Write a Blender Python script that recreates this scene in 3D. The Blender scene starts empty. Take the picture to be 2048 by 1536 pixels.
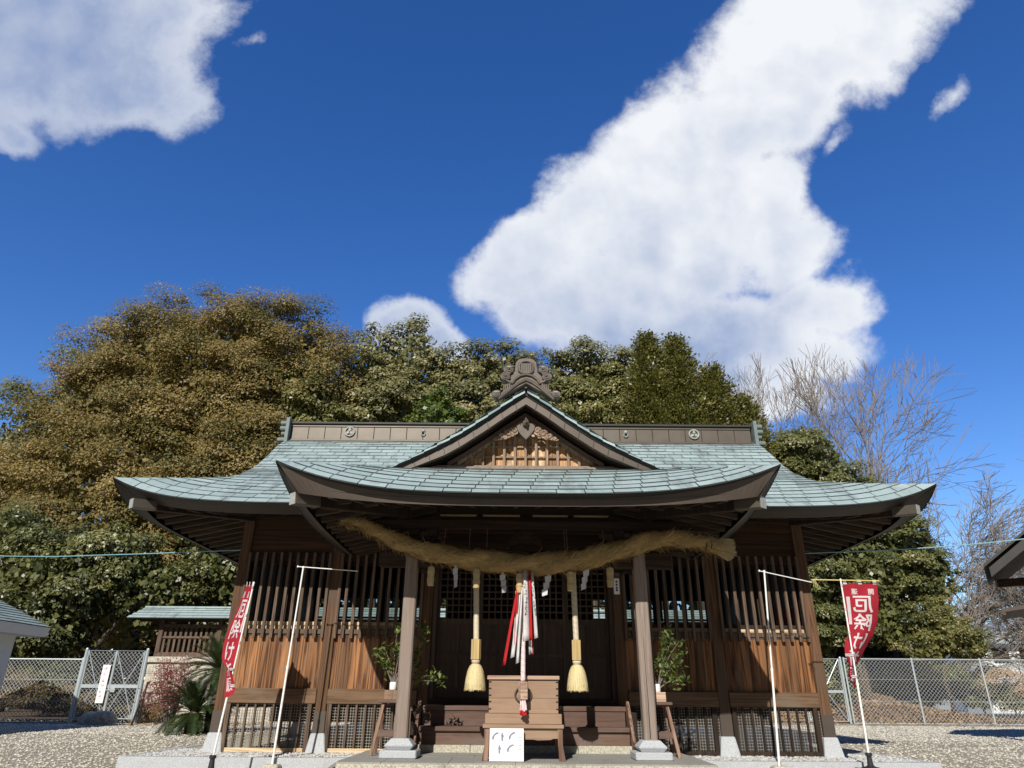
import bpy, bmesh, math, random
import numpy as np
from mathutils import Vector, Matrix
S = bpy.context.scene
COL = S.collection
rad = math.radians

# ------------------------------------------------------------------ camera
CX, CD, CH = -0.2354, 13.803, 0.9284
PITCH, YAW, ROLL, FPX = 0.425459, -0.000467, 0.008088, 1377.24
cam = bpy.data.cameras.new('camera'); camo = bpy.data.objects.new('camera', cam); COL.objects.link(camo)
cam.sensor_width = 36; cam.lens = FPX / 2048 * 36; cam.clip_end = 3000; cam.clip_start = .05
fw = Vector((math.sin(YAW) * math.cos(PITCH), math.cos(YAW) * math.cos(PITCH), math.sin(PITCH)))
rt = Vector((math.cos(YAW), -math.sin(YAW), 0)); up = rt.cross(fw)
r2 = rt * math.cos(ROLL) + up * math.sin(ROLL); u2 = up * math.cos(ROLL) - rt * math.sin(ROLL)
camo.matrix_world = Matrix(((r2.x, u2.x, -fw.x, CX), (r2.y, u2.y, -fw.y, -CD), (r2.z, u2.z, -fw.z, CH), (0, 0, 0, 1)))
S.camera = camo
S.view_settings.view_transform = 'Standard'; S.view_settings.look = 'None'; S.view_settings.exposure = 0.12; S.view_settings.gamma = 1

# ------------------------------------------------------------------ node helpers
class NT:
    def __init__(s, tree): s.t = tree; s.n = tree.nodes; s.l = tree.links
    def node(s, typ, **kw):
        n = s.n.new(typ)
        for k, v in kw.items():
            if k.startswith('_'): setattr(n, k[1:], v)
            else:
                key = int(k[1:]) if k[0] == 'i' and k[1:].isdigit() else k.replace('__', ' ')
                inp = n.inputs[key]
                if isinstance(v, bpy.types.NodeSocket): s.l.new(v, inp)
                else: inp.default_value = v
        return n
    def math(s, op, a, b=0.0, c=None, clamp=False):
        n = s.n.new('ShaderNodeMath'); n.operation = op; n.use_clamp = clamp
        for i, v in enumerate((a, b, c)):
            if v is None: continue
            if isinstance(v, bpy.types.NodeSocket): s.l.new(v, n.inputs[i])
            else: n.inputs[i].default_value = v
        return n.outputs[0]
    def vmath(s, op, a, b=None):
        n = s.n.new('ShaderNodeVectorMath'); n.operation = op
        for i, v in enumerate((a, b)):
            if v is None: continue
            if isinstance(v, bpy.types.NodeSocket): s.l.new(v, n.inputs[i])
            else: n.inputs[i].default_value = v
        return n.outputs['Value' if op in ('DOT_PRODUCT', 'LENGTH', 'DISTANCE') else 'Vector']
    def mix(s, f, a, b, mode='MIX'):
        n = s.n.new('ShaderNodeMix'); n.data_type = 'RGBA'; n.blend_type = mode; n.clamp_factor = True
        for i, v in ((0, f), (6, a), (7, b)):
            if isinstance(v, bpy.types.NodeSocket): s.l.new(v, n.inputs[i])
            else: n.inputs[i].default_value = v if i == 0 else (tuple(v) + (1,))[:4]
        return n.outputs[2]
    def smooth(s, x, lo, hi):
        n = s.n.new('ShaderNodeMapRange'); n.interpolation_type = 'SMOOTHSTEP'
        s.l.new(x, n.inputs[0]); n.inputs[1].default_value = lo; n.inputs[2].default_value = hi
        return n.outputs[0]
    def ramp(s, x, stops):
        n = s.n.new('ShaderNodeValToRGB'); e = n.color_ramp.elements
        while len(e) < len(stops): e.new(.5)
        for i, (p, c) in enumerate(stops): e[i].position = p; e[i].color = (c[0], c[1], c[2], 1)
        s.l.new(x, n.inputs[0]); return n.outputs[0]

# ------------------------------------------------------------------ sun and sky
SUN_AZ, SUN_EL = rad(14.0), rad(33.3)
sd = Vector((-math.sin(SUN_AZ) * math.cos(SUN_EL), -math.cos(SUN_AZ) * math.cos(SUN_EL), math.sin(SUN_EL)))
sun = bpy.data.lights.new('sun', 'SUN'); sun.energy = 5.0; sun.angle = rad(0.53); sun.color = (1, .955, .88)
suno = bpy.data.objects.new('sun', sun); COL.objects.link(suno); suno.rotation_euler = sd.to_track_quat('Z', 'Y').to_euler()
suno.location = (-5, -20, 15)
W = bpy.data.worlds.new('World'); S.world = W; W.use_nodes = True
w = NT(W.node_tree); w.n.clear()
sky = w.node('ShaderNodeTexSky', _sky_type='NISHITA', _sun_disc=False, _sun_elevation=SUN_EL, _sun_rotation=math.pi + SUN_AZ,
             _altitude=0, _air_density=1.0, _dust_density=0.15, _ozone_density=3.0)
tc = w.node('ShaderNodeTexCoord'); D = tc.outputs['Generated']
# the cloud chart: a fixed tangent plane on the northern sky, 24.4 degrees up
AX = Vector((0, math.cos(rad(24.4)), math.sin(rad(24.4)))); AU = Vector((0, -math.sin(rad(24.4)), math.cos(rad(24.4))))
den = w.math('MAXIMUM', w.vmath('DOT_PRODUCT', D, tuple(AX)), 0.05)
gx = w.math('DIVIDE', w.vmath('DOT_PRODUCT', D, (1, 0, 0)), den)
gy = w.math('DIVIDE', w.vmath('DOT_PRODUCT', D, tuple(AU)), den)
P = w.node('ShaderNodeCombineXYZ', X=gx, Y=gy).outputs[0]
warp = w.node('ShaderNodeTexNoise', Vector=P, Scale=5.0, Detail=6.0, Roughness=.6)
wv = w.vmath('SUBTRACT', warp.outputs['Color'], (.5, .5, .5))
sc_ = w.node('ShaderNodeVectorMath', _operation='SCALE'); w.l.new(wv, sc_.inputs[0]); sc_.inputs['Scale'].default_value = .085
PW = w.vmath('ADD', P, sc_.outputs[0])
# clouds: centre x, y, half length, half width, heading (deg), weight
CLOUDS = [
 (-.005, .165, .10, .055, 22, 1), (.04, .19, .12, .075, 42, 1.05), (.145, .265, .16, .10, 43, 1.1), (.265, .355, .17, .105, 43, 1.1), (.375, .45, .18, .125, 46, 1.1), (.49, .555, .20, .14, 48, 1.1),
 (.06, .115, .12, .07, 0, 1.0), (.15, .13, .16, .10, 12, 1.1), (.26, .21, .19, .12, 40, 1.1), (.355, .275, .11, .085, 46, 1.0), (.40, .195, .10, .07, 30, .85), (.44, .115, .125, .06, 15, .85),
 (.27, .06, .26, .08, 0, 1.05), (.42, .045, .14, .06, 8, .85), (.22, -.01, .27, .06, 0, 1.0),
 (-.15, .085, .07, .045, -12, .9), (-.105, .06, .055, .04, -30, .85), (.475, .355, .075, .022, 55, .25), (.635, .41, .075, .030, 48, .5), (.50, .15, .06, .02, 25, .2),
 (-.66, .50, .20, .125, 4, 1.15), (-.60, .43, .17, .085, 14, .95), (-.50, .42, .12, .09, -30, .55), (-.52, .54, .15, .11, 0, .75), (-.74, .36, .075, .04, -15, .75), (-.72, .44, .12, .09, 0, 1.0), (-.39, .495, .07, .025, 20, .30), (-.40, .545, .07, .03, 60, .2),
]
acc = None
for cx_, cy_, a_, b_, th, wt in CLOUDS:
    if wt == 0 or b_ == 0: continue
    c_, s_ = math.cos(rad(th)), math.sin(rad(th))
    q = w.vmath('SUBTRACT', PW, (cx_, cy_, 0))
    u_ = w.vmath('DOT_PRODUCT', q, (c_ / a_, s_ / a_, 0)); v_ = w.vmath('DOT_PRODUCT', q, (-s_ / b_, c_ / b_, 0))
    r2_ = w.math('ADD', w.math('MULTIPLY', u_, u_), w.math('MULTIPLY', v_, v_))
    f_ = w.math('MAXIMUM', w.math('SUBTRACT', wt, r2_), -1.0)
    acc = f_ if acc is None else w.math('SMOOTH_MAX', acc, f_, .25)
nz = w.node('ShaderNodeTexNoise', Vector=P, Scale=8.5, Detail=13.0, Roughness=.64, Distortion=.12)
nzb = w.node('ShaderNodeTexNoise', Vector=P, Scale=2.6, Detail=4.0, Roughness=.5)
fld = w.math('ADD', w.math('MINIMUM', acc, 1.2), w.math('MULTIPLY', w.math('SUBTRACT', nz.outputs[0], .5), 1.7))
gate = w.smooth(acc, -.35, .05)
thin = w.math('SUBTRACT', 1.0, w.math('MULTIPLY', w.math('SUBTRACT', 1.0, w.smooth(gx, -.62, -.36)), .22))
mask = w.math('MULTIPLY', w.math('MULTIPLY', w.smooth(fld, -.02, .62), gate), thin)
nz2 = w.node('ShaderNodeTexNoise', Vector=w.vmath('ADD', P, (.028, -.042, 0)), Scale=5.0, Detail=5.0, Roughness=.5)
nz3 = w.node('ShaderNodeTexNoise', Vector=P, Scale=5.0, Detail=5.0, Roughness=.5)
relief = w.math('MULTIPLY', w.math('SUBTRACT', nz2.outputs[0], nz3.outputs[0]), 2.2)
low = w.math('SUBTRACT', 1.0, w.smooth(gy, -.02, .30))
left = w.math('SUBTRACT', 1.0, w.smooth(gx, -.5, -.3))
right = w.smooth(w.math('ADD', gx, w.math('MULTIPLY', gy, -.8)), .27, .42)
grey = w.math('ADD', w.math('MULTIPLY', low, 1.0), w.math('MULTIPLY', left, .66))
grey = w.math('ADD', grey, w.math('MULTIPLY', right, -.75))
grey = w.math('ADD', grey, w.math('MULTIPLY', w.math('SUBTRACT', nzb.outputs[0], .38), 1.1))
grey = w.math('ADD', grey, relief)
grey = w.math('MULTIPLY', grey, w.math('ADD', .35, w.math('MULTIPLY', w.smooth(fld, .2, 1.1), .65)), clamp=True)
ccol = w.mix(grey, (8.5, 8.7, 9.0), (3.3, 4.15, 6.1))
# added dimming of the southern sky, toward the sun, cuts fill in the shade
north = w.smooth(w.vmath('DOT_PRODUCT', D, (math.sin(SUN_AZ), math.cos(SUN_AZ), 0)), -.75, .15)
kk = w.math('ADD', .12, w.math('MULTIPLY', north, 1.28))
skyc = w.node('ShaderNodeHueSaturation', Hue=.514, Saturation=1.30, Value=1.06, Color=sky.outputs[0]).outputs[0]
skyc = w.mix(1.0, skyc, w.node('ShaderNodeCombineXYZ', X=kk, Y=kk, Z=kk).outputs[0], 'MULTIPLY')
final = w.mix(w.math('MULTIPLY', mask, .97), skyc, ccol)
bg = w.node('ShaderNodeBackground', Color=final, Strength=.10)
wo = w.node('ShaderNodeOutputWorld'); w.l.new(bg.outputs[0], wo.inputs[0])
W.cycles.sampling_method = 'MANUAL'; W.cycles.sample_map_resolution = 256

# ------------------------------------------------------------------ materials
def mat_new(name):
    m = bpy.data.materials.new(name); m.use_nodes = True
    t = NT(m.node_tree); b = t.n['Principled BSDF']; return m, t, b
def lin(r, g, b):
    f = lambda c: (c / 255 / 12.92) if c <= 10 else ((c / 255 + .055) / 1.055) ** 2.4
    return (f(r), f(g), f(b))
def attr(t, name='rnd'): return t.node('ShaderNodeAttribute', _attribute_name=name).outputs['Fac']
def bump(t, b, h, strength=.3, dist=.01):
    n = t.node('ShaderNodeBump', Strength=strength, Distance=dist, Height=h); t.l.new(n.outputs[0], b.inputs['Normal'])
def coords(t, scale, rnd=None):
    c = t.node('ShaderNodeTexCoord').outputs['Object']
    if rnd is not None:
        off = t.node('ShaderNodeCombineXYZ', X=t.math('MULTIPLY', rnd, 37.0), Y=t.math('MULTIPLY', rnd, 19.0), Z=t.math('MULTIPLY', rnd, 53.0)).outputs[0]
        c = t.vmath('ADD', c, off)
    return t.vmath('MULTIPLY', c, scale)
def wood(name, dark, light, axis='z', grain=1.0, tone=.35, grey=None, rough=.72, wave=.35, lines=30.0):
    m, t, b = mat_new(name); r = attr(t)
    sel = lambda al, ac: {'x': (al, ac, ac), 'y': (ac, al, ac), 'z': (ac, ac, al)}[axis]
    v = coords(t, sel(.8 * grain, 16 * grain), r)
    n1 = t.node('ShaderNodeTexNoise', Vector=v, Scale=1.6, Detail=8.0, Roughness=.68, Distortion=.4).outputs[0]
    vl = coords(t, sel(.16 * grain, 4.2 * grain), r)
    nl = t.node('ShaderNodeTexNoise', Vector=vl, Scale=1.0, Detail=2.5, Roughness=.5).outputs[0]
    ring = t.math('ADD', .5, t.math('MULTIPLY', t.math('SINE', t.math('ADD', t.math('MULTIPLY', nl, lines * 2.2), t.math('MULTIPLY', n1, 2.5))), .5))
    f = t.math('ADD', t.math('MULTIPLY', n1, 1 - wave), t.math('MULTIPLY', ring, wave), clamp=True)
    c = t.ramp(f, [(.20, dark), (.5, tuple(a * .45 + q * .55 for a, q in zip(dark, light))), (.82, light)])
    blot = t.node('ShaderNodeTexNoise', Vector=coords(t, sel(.9, 2.4), r), Scale=1.3, Detail=6.0, Roughness=.62).outputs[0]
    if grey is not None: c = t.mix(t.smooth(blot, .48, .68), c, grey)
    bl = t.math('ADD', .62, t.math('MULTIPLY', blot, .76))
    tn = t.math('MULTIPLY', bl, t.math('ADD', 1 - tone, t.math('MULTIPLY', r, 2 * tone)))
    c = t.mix(1.0, c, t.node('ShaderNodeCombineXYZ', X=tn, Y=tn, Z=tn).outputs[0], 'MULTIPLY')
    t.l.new(c, b.inputs['Base Color']); b.inputs['Roughness'].default_value = rough; b.inputs['Specular IOR Level'].default_value = .25
    bump(t, b, f, .25, .004); return m
def plain(name, c, rough=.6, var=.15, scale=6.0, metal=0.0, bmp=0.0, spec=.4):
    m, t, b = mat_new(name)
    n = t.node('ShaderNodeTexNoise', Vector=coords(t, (1, 1, 1)), Scale=scale, Detail=6.0, Roughness=.6).outputs[0]
    k = t.math('ADD', 1 - var, t.math('MULTIPLY', n, 2 * var))
    c2 = t.mix(1.0, c, t.node('ShaderNodeCombineXYZ', X=k, Y=k, Z=k).outputs[0], 'MULTIPLY')
    t.l.new(c2, b.inputs['Base Color']); b.inputs['Roughness'].default_value = rough; b.inputs['Metallic'].default_value = metal
    b.inputs['Specular IOR Level'].default_value = spec
    if bmp: bump(t, b, n, bmp, .01)
    return m
def stone(name, c, dark, scale=90.0, stain=.4):
    m, t, b = mat_new(name); v = coords(t, (1, 1, 1))
    n = t.node('ShaderNodeTexNoise', Vector=v, Scale=scale, Detail=3.0).outputs[0]
    s = t.node('ShaderNodeTexNoise', Vector=v, Scale=2.3, Detail=7.0, Roughness=.65).outputs[0]
    col = t.mix(t.smooth(n, .38, .62), dark, c)
    col = t.mix(t.math('MULTIPLY', t.smooth(s, .52, .75), stain), col, tuple(q * .45 for q in dark))
    t.l.new(col, b.inputs['Base Color']); b.inputs['Roughness'].default_value = .8; bump(t, b, n, .25, .004); return m
def leafmat(name, stops, transl=.25, rough=.42, spec=.5):
    m, t, b = mat_new(name); r = attr(t)
    c = t.ramp(r, stops); t.l.new(c, b.inputs['Base Color']); b.inputs['Roughness'].default_value = rough; b.inputs['Specular IOR Level'].default_value = spec
    tr = t.node('ShaderNodeBsdfTranslucent', Color=t.mix(1.0, c, (1.3, 1.35, .7), 'MULTIPLY'))
    mx = t.node('ShaderNodeMixShader', i0=transl); t.l.new(b.outputs[0], mx.inputs[1]); t.l.new(tr.outputs[0], mx.inputs[2])
    t.l.new(mx.outputs[0], t.n['Material Output'].inputs[0]); return m
def copper_tiles(name):
    m, t, b = mat_new(name); r = attr(t); v = coords(t, (1, 1, 1))
    big = t.node('ShaderNodeTexNoise', Vector=t.vmath('MULTIPLY', v, (2.2, .5, .6)), Scale=1.5, Detail=6.0, Roughness=.62).outputs[0]
    fine = t.node('ShaderNodeTexNoise', Vector=t.vmath('MULTIPLY', v, (9, 4, 4)), Scale=1.0, Detail=5.0, Roughness=.65).outputs[0]
    c = t.ramp(r, [(0, (.235, .305, .30)), (.35, (.305, .39, .38)), (.65, (.35, .44, .428)), (1, (.44, .535, .52))])
    c = t.mix(t.math('MULTIPLY', t.smooth(big, .50, .70), .62), c, (.13, .15, .148))
    c = t.mix(t.math('MULTIPLY', t.smooth(fine, .50, .78), .55), c, (.165, .19, .175))
    t.l.new(c, b.inputs['Base Color']); b.inputs['Roughness'].default_value = .55; b.inputs['Metallic'].default_value = 0.0
    bump(t, b, fine, .12, .004); return m
M = {}
M['patina'] = copper_tiles('weathered_copper')
M['seam'] = plain('copper_seam_dark', (.03, .036, .034), .8, .3)
M['copper_edge'] = plain('dark_copper_edge', (.035, .035, .031), .6, .3, 3)
M['patina_dark'] = plain('old_patina', (.15, .185, .175), .6, .45, 7)
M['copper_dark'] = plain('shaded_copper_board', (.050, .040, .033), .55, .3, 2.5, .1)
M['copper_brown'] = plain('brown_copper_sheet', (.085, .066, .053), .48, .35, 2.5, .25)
M['ridge_copper'] = plain('ridge_copper_sheet', (.112, .094, .075), .45, .3, 3.0, .3)
M['orn'] = plain('ornament_copper', (.12, .098, .08), .6, .5, 9.0, .1, .3)
M['orn_pale'] = plain('pale_patina', (.33, .34, .31), .6, .4, 14)
M['cedar'] = wood('cedar_boards', (.055, .020, .007), (.31, .14, .054), 'z', 1.0, .42, (.155, .092, .052), .6, .5)
M['cedar_h'] = wood('cedar_beam', (.07, .038, .02), (.225, .135, .076), 'x', .9, .15, (.15, .108, .075), .7, .25)
M['post'] = wood('post_wood', (.042, .021, .0105), (.165, .085, .042), 'z', 1.0, .12, (.082, .055, .038), .7, .3)
M['bar'] = wood('bar_wood', (.052, .034, .024), (.165, .112, .078), 'z', 1.5, .15, None, .75, .4)
M['greywood'] = wood('grey_weathered_wood', (.13, .098, .078), (.34, .27, .225), 'z', .9, .08, (.225, .175, .145), .8, .12)
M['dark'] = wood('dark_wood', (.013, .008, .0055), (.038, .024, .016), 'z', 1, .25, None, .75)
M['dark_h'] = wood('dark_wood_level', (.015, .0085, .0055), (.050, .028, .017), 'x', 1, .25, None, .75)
M['dark_y'] = wood('dark_rafter_wood', (.018, .012, .008), (.055, .038, .027), 'y', 1, .3, None, .75)
M['raft_x'] = wood('rafter_wood', (.028, .018, .012), (.085, .058, .040), 'x', 1, .3, None, .75)
M['door'] = wood('door_wood', (.045, .03, .022), (.11, .075, .057), 'z', 1, .2, None, .75, .15)
M['panel_h'] = wood('upper_panel_wood', (.022, .0105, .0055), (.070, .034, .0165), 'x', .7, .3, None, .7)
M['step'] = wood('step_wood', (.065, .038, .028), (.19, .118, .088), 'x', 1.2, .12, (.13, .095, .08), .75, .08)
M['gablewood'] = wood('gable_wood', (.17, .075, .026), (.50, .285, .125), 'z', 1.2, .3, (.62, .44, .27), .6, .35)
M['gable_bar'] = wood('gable_bars', (.14, .092, .062), (.38, .27, .19), 'z', 1.2, .2, None, .7)
M['box'] = wood('box_wood', (.21, .132, .087), (.36, .24, .158), 'x', 1.6, .05, (.28, .19, .128), .65, .06)
M['boxv'] = wood('box_leg_wood', (.10, .055, .038), (.28, .18, .125), 'z', 1.0, .16, None, .7, .5)
M['boxcap'] = wood('box_cap_wood', (.26, .16, .11), (.55, .39, .29), 'x', 1.0, .1, None, .7, .4)
M['palewood'] = wood('pale_wood', (.36, .25, .14), (.66, .52, .34), 'x', 1.2, .15, None, .6, .35)
M['paleblock'] = wood('pale_block', (.40, .28, .11), (.62, .48, .24), 'z', 1.0, .1, None, .6, .3)
M['granite'] = stone('granite', (.50, .52, .535), (.33, .345, .36), 110, .2)
M['slab'] = stone('paving_stone', (.35, .335, .295), (.24, .235, .21), 60, .55)
M['slabface'] = stone('worn_stone_face', (.50, .475, .385), (.31, .285, .215), 45, .5)
M['ground'] = stone('gravel_bed', (.42, .38, .30), (.18, .16, .12), 38, .25)
M['wallstone'] = stone('pale_stone_wall', (.56, .52, .43), (.38, .345, .275), 14, .35)
M['white'] = plain('white_paint', (.80, .80, .78), .4, .06)
M['pole'] = plain('white_plastic_pole', (.83, .82, .78), .35, .04)
M['plaster'] = plain('white_plaster', (.66, .67, .66), .85, .08, 2)
M['galv'] = plain('galvanised_steel', (.50, .55, .56), .4, .15, 12, .45)
M['wire'] = plain('galvanised_wire', (.46, .48, .48), .5, .1, 12, .3)
M['mesh'] = plain('lattice_wire', (.26, .235, .20), .6, .2, 12, .2)
M['iron'] = plain('dark_iron', (.02, .02, .022), .5, .2, 5, .3)
M['blackp'] = plain('black_plastic', (.028, .027, .030), .38, .15, 5)
M['concrete'] = stone('concrete', (.56, .53, .43), (.40, .375, .30), 40, .3)
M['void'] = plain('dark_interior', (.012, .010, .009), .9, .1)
M['ink'] = plain('black_ink', (.025, .025, .03), .8, .1)
M['greyink'] = plain('grey_print', (.23, .23, .30), .8, .1)
M['redink'] = plain('red_print', (.55, .16, .18), .8, .1)
M['teal'] = plain('cable_teal', (.22, .42, .46), .5, .05)
M['yellow'] = plain('yellow_rod', (.62, .52, .20), .5, .1)
def cloth(name, c, tr=.3):
    m, t, b = mat_new(name)
    n = t.node('ShaderNodeTexNoise', Vector=coords(t, (3, 3, 3)), Scale=2.0, Detail=6.0).outputs[0]
    cc = t.mix(t.smooth(n, .3, .7), tuple(q * .82 for q in c), c)
    t.l.new(cc, b.inputs['Base Color']); b.inputs['Roughness'].default_value = .85; b.inputs['Specular IOR Level'].default_value = .15
    t1 = t.node('ShaderNodeBsdfTranslucent', Color=cc); mx = t.node('ShaderNodeMixShader', i0=tr)
    t.l.new(b.outputs[0], mx.inputs[1]); t.l.new(t1.outputs[0], mx.inputs[2]); t.l.new(mx.outputs[0], t.n['Material Output'].inputs[0]); return m
M['redcloth'] = cloth('red_cloth', (.52, .035, .055), .4)
M['redrib'] = cloth('red_ribbon', (.55, .03, .035), .2)
M['whitecloth'] = cloth('white_cloth', (.76, .75, .74), .25)
M['whiteprint'] = cloth('white_print', (.80, .76, .76), .3)
M['paper'] = cloth('white_paper', (.80, .81, .84), .3)
def fibre(name, c1, c2, sc=(60, 60, 6)):
    m, t, b = mat_new(name); r = attr(t)
    n = t.node('ShaderNodeTexNoise', Vector=coords(t, sc, r), Scale=1.0, Detail=4.0).outputs[0]
    f = t.math('ADD', t.math('MULTIPLY', n, .6), t.math('MULTIPLY', r, .45), clamp=True)
    t.l.new(t.mix(f, c1, c2), b.inputs['Base Color']); b.inputs['Roughness'].default_value = .75; b.inputs['Specular IOR Level'].default_value = .2
    bump(t, b, n, .5, .004); return m
M['straw'] = fibre('straw', (.20, .125, .045), (.60, .43, .19))
M['straw2'] = fibre('straw_bundle', (.30, .22, .10), (.60, .48, .26))
M['rope'] = fibre('hemp_rope', (.42, .35, .24), (.74, .66, .50))
M['tassel'] = fibre('hemp_tassel', (.44, .34, .15), (.80, .70, .42), (70, 70, 3))
M['pinkrope'] = fibre('red_white_rope', (.60, .36, .36), (.82, .74, .72))
M['bark'] = wood('bark', (.05, .036, .025), (.15, .115, .085), 'z', .35, .2, None, .9)
M['palebark'] = wood('pale_bark', (.11, .09, .08), (.27, .235, .21), 'z', .3, .2, None, .9)
M['twig'] = plain('twig_bark', (.215, .185, .16), .9, .3, 2)
M['gold'] = leafmat('golden_brown_leaves', [(0, (.07, .078, .025)), (.25, (.165, .145, .045)), (.55, (.235, .17, .06)), (.85, (.31, .228, .08)), (1, (.41, .33, .15))], .3, .5, .3)
M['olive'] = leafmat('grey_green_leaves', [(0, (.06, .066, .024)), (.4, (.18, .178, .070)), (.8, (.285, .262, .115)), (1, (.40, .36, .19))], .3)
M['green'] = leafmat('mid_green_leaves', [(0, (.05, .06, .017)), (.5, (.175, .172, .052)), (.9, (.275, .25, .085)), (1, (.38, .34, .15))], .3)
M['deep'] = leafmat('deep_green_leaves', [(0, (.03, .042, .012)), (.5, (.115, .125, .037)), (.9, (.20, .198, .066)), (1, (.27, .26, .11))], .2, .4)
M['conifer'] = leafmat('conifer_sprays', [(0, (.04, .046, .010)), (.5, (.125, .125, .026)), (1, (.24, .215, .055))], .3)
M['bright'] = leafmat('bright_green_leaves', [(0, (.03, .06, .008)), (.5, (.085, .13, .016)), (1, (.16, .20, .035))], .3)
M['nandina'] = leafmat('red_leaves', [(0, (.12, .035, .035)), (.5, (.32, .09, .09)), (1, (.50, .22, .21))], .3)
M['floor_litter'] = stone('woodland_litter', (.16, .105, .06), (.06, .042, .025), 9, .3)
M['sakaki'] = leafmat('glossy_leaves', [(0, (.04, .07, .015)), (.6, (.11, .15, .03)), (1, (.28, .30, .12))], .25, .3)
M['cycad'] = leafmat('cycad_leaves', [(0, (.010, .022, .005)), (.6, (.030, .050, .012)), (1, (.10, .12, .04))], .1, .45)
M['dry'] = leafmat('dry_leaves', [(0, (.20, .115, .06)), (.5, (.42, .27, .15)), (1, (.62, .48, .30))], .15, .7, .2)
M['drygrass'] = leafmat('dry_brush', [(0, (.06, .055, .02)), (.5, (.20, .14, .065)), (1, (.38, .29, .15))], .2, .7, .2)
def pebble(name, stops):
    m, t, b = mat_new(name); r = attr(t); t.l.new(t.ramp(r, stops), b.inputs['Base Color']); b.inputs['Roughness'].default_value = .8; return m
M['pebble'] = pebble('gravel_stones', [(0, (.34, .30, .225)), (.3, (.52, .475, .375)), (.7, (.66, .61, .495)), (1, (.80, .76, .65))])
M['wpebble'] = pebble('white_gravel', [(0, (.42, .42, .40)), (.5, (.60, .60, .58)), (1, (.76, .76, .74))])
mg, tg, bgl = mat_new('window_glass')
tr_ = tg.node('ShaderNodeBsdfTransparent', Color=(.5, .54, .53, 1)); gl_ = tg.node('ShaderNodeBsdfGlossy', Roughness=.03)
fr_ = tg.node('ShaderNodeFresnel', IOR=1.5); mx_ = tg.node('ShaderNodeMixShader', i0=fr_.outputs[0])
tg.l.new(tr_.outputs[0], mx_.inputs[1]); tg.l.new(gl_.outputs[0], mx_.inputs[2]); tg.l.new(mx_.outputs[0], tg.n['Material Output'].inputs[0])
M['glass'] = mg

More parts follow.
